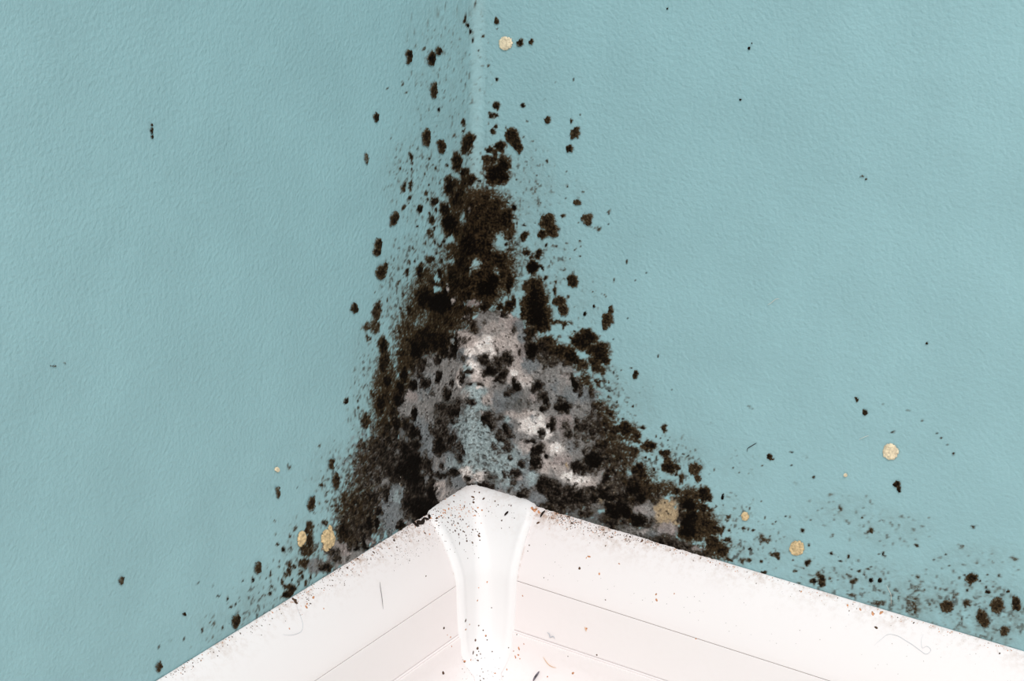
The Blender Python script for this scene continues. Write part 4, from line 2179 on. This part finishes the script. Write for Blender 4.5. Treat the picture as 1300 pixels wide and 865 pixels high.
for _ in range(520):
    u = 695 + abs(random.gauss(0, 75)) if random.random() < .6 else R(695, 1290)
    if u > 1295:
        continue
    d = abs(random.gauss(0, 1)) * (8 if u < 800 else 4) + 1.0
    (a_ if (random.random() < .75) == (u < 860) else b_).append((u, right_edge(u) + d, R(.28, .8), R(1, 1.5), R(0, 3)))
for _ in range(160):
    u = R(665, 1290)
    a_.append((u, right_edge(u) + R(8, 90), R(.2, .45), 1, R(0, 3)))
for u, v, r, e in [(722, 656.3, 1.8, 1.5), (726.2, 664.5, 1.4, 2), (730.6, 661.5, 1, 2), (735.7, 721.7, 1.7, 1), (815, 687.3, 1.6, 1.5), (776.5, 682.3, 1.1, 1), (683, 664, 1.6, 1.4), (757.6, 832, 1.2, 1), (768.5, 693.5, .9, 1), (800, 682, 1.2, 1.4), (672, 692.6, .9, 1),
                   (670, 700, .7, 1), (690.5, 733.8, .7, 1), (768.5, 762, .9, 1), (1078, 776, .8, 1), (960, 741, .8, 1), (1112, 797, 1.6, 1.5), (1269, 830, 1.1, 1), (1160, 791, 1, 1.3), (721, 833.7, .8, 1), (656, 806, .8, 1)]:
    a_.append((u, v, r, e, R(0, 3)))
for u, v, r in [(747.5, 706.8, 1.5), (744.5, 708.5, .8), (760.7, 729, 1.5), (786, 716, .9), (663.5, 756.7, 1), (658.7, 823.7, 1.6), (654.3, 834.6, 1.4), (658, 832, 1.2), (660, 836.7, 1), (665, 818, .9), (652, 827, .9), (727.5, 855, 1.8), (833.5, 762, 1.6), (833, 755, 1.2), (856, 754, .9), (744.5, 798.5, 1.3),
                (883.5, 811.5, 1), (643.5, 850.5, .9), (695, 859.5, 1), (1108, 779, 2), (1119, 778, 2), (1076, 769, 1.4), (1092, 774, 1.4), (1017, 751.5, 1.2)]:
    b_.append((u, v, r, R(1, 1.8), R(0, 3)))
crumbs('dirt_specks', a_, b_, 'dark and orange specks over the skirting on the brighter side', 'dirt specks')


def strand(name, pts, rad, mat, label, cat, wall=False, lift=.00015, taper=True):
    """a hair or fibre lying on a surface through photograph points"""
    P = []
    for k, (u, v) in enumerate(pts):
        if wall:
            s, z = wall_hit(u, v)
            q = Vector(wall_point(corr(s), z, .35 + .25 * math.sin(k * 1.7)))
        else:
            h, nr = on_board(u, v)
            if h is None:
                continue
            q = h + nr * (rad + lift)
        P.append(q)
    # smooth by Catmull-Rom
    Q = [P[0] * 2 - P[1]] + P + [P[-1] * 2 - P[-2]]
    out = []
    for i in range(1, len(Q) - 2):
        for k in range(6):
            t = k / 6
            a, b, c, d = Q[i - 1], Q[i], Q[i + 1], Q[i + 2]
            out.append(.5 * ((2 * b) + (-a + c) * t + (2 * a - 5 * b + 4 * c - d) * t * t + (-a + 3 * b - 3 * c + d) * t ** 3))
    out.append(Q[-2])
    c0 = out[0]
    V = []; Fc = []; m = 6
    for i, q in enumerate(out):
        d = (out[min(i + 1, len(out) - 1)] - out[max(i - 1, 0)]).normalized()
        e1 = d.orthogonal().normalized() if i == 0 else (e1 - d * e1.dot(d)).normalized()
        e2 = d.cross(e1)
        t = i / (len(out) - 1)
        r = rad * ((1 - abs(2 * t - 1) ** 3 * .75) if taper else 1)
        for k in range(m):
            a = 2 * math.pi * k / m
            V.append(tuple(q - c0 + e1 * math.cos(a) * r + e2 * math.sin(a) * r))
        if i:
            for k in range(m):
                a0, a1 = (i - 1) * m + k, (i - 1) * m + (k + 1) % m
                Fc.append((a0, a1, a1 + m, a0 + m))
    Fc.append(tuple(range(m))[::-1]); Fc.append(tuple(range((len(out) - 1) * m, len(out) * m)))
    o = mesh_obj(name, V, Fc, mat)
    o.location = c0
    tag(o, label, cat)
    return o


strand('hair', [(481.9, 739), (482.4, 746), (483.6, 754), (484.8, 763), (485.8, 774)], .00010, M_HAIR, 'short straight grey hair lying on the shaded skirting', 'hair')
strand('fibre', [(685.5, 852.5), (682.5, 857), (679.5, 861.5), (677.5, 866)], .00045, plain('blue_brown_fibre', (104, 98, 106), .6, .2, (600, .0001), .4), 'thick blue-brown fibre on the foot of the skirting beside the corner cap', 'fibre')
strand('thread', [(690, 834), (693, 839), (697, 844), (702, 847), (707, 848)], .00012, M_THREAD, 'curved orange thread on the foot of the brighter skirting', 'thread')
strand('fluff', [(695, 802.5), (698, 805), (699, 809), (703, 808), (705, 811)], .00018, M_GREYF, 'twisted grey-blue fluff on the middle strip of the brighter skirting', 'fluff')
strand('thread', [(743, 796), (744, 799), (745, 801.5)], .00018, M_THREAD, 'tiny orange thread on the middle strip of the brighter skirting', 'thread')
strand('hair', [(1110, 820), (1119, 812), (1128, 806), (1140, 808), (1152, 815), (1160, 820), (1168, 826), (1176, 831), (1182, 826), (1177, 821), (1171, 823), (1170, 812), (1173, 806)], .00006, M_GREYF,
       'faint looped hair on the brighter skirting toward its far end', 'hair')
strand('hair', [(358, 806), (366, 807), (374, 806), (382, 802), (384, 793), (381, 783), (378, 775), (376, 768)], .00006, M_GREYF, 'faint curled hair on the shaded skirting below a brown speck', 'hair')
strand('hair', [(506.2, 600), (506.8, 606), (506.9, 612), (506.8, 618)], .00010, M_PALE, 'short pale upright hair stuck in the black mould of the shaded wall', 'hair', True)
strand('hair', [(1126, 743), (1129, 748), (1131.5, 755), (1131.5, 762), (1132, 768)], .00008, M_PALE, 'fine pale hair on the brighter wall low above the skirting', 'hair', True)
strand('hair', [(949.5, 573.5), (950, 569), (954, 566.5), (958, 564), (961.5, 562)], .00013, M_BLACK, 'wavy black fibre on the clean brighter wall above the small ochre ring', 'hair', True)
strand('hair', [(975, 387), (980, 384), (985, 380), (990, 379)], .00008, M_PALE, 'short white scratch-like hair on the clean middle of the brighter wall', 'hair', True)
strand('hair', [(1091, 558), (1097, 555), (1104, 552.5)], .00008, M_PALE, 'short white hair on the brighter wall just above the round cream colony', 'hair', True)
# debris in the gap at the cap's bright-side shoulder
strand('splinter', [(686.5, 657.5), (689, 653), (692.5, 649.5), (696, 647)], .0004, M_BLACK, 'short black splinter wedged at the shoulder of the corner cap', 'splinter')
strand('splinter', [(641, 655), (644, 652), (646, 650)], .0004, M_BLACK, 'small black splinter lying on the corner cap', 'splinter')


def lump(name, spots, mat, label, cat):
    V = []; Fc = []
    c0 = None
    for n, (u, v, r, e) in enumerate(spots):
        P, nr = on_board(u, v)
        if P is None:
            continue
        c0 = c0 or P
        vv, ff = nugget(P, nr, r * .0003, .7, e, n * .8, n + 50)
        k = len(V); V += [tuple(p - c0) for p in vv]; Fc += [tuple(k + i for i in f) for f in ff]
    o = mesh_obj(name, V, Fc, mat)
    o.location = c0
    tag(o, label, cat)
    return o


lump('dirt_clump', [(533, 664, 4, 1.4), (529, 667, 3, 1), (537, 661.5, 3, 1.2), (526, 664.5, 2.4, 1), (541, 659, 2.6, 1.5), (545, 656, 2.4, 1.5)], M_BLACK, 'crumbly black-brown dirt clump at the shoulder of the cap on the shaded side', 'dirt')
lump('dirt_clump', [(679, 648, 2.6, 1.6), (675.5, 646, 2.2, 1.2), (684, 650.5, 1.8, 1.4)], M_RUST, 'rusty orange dirt clump at the shoulder of the cap on the brighter side', 'dirt')
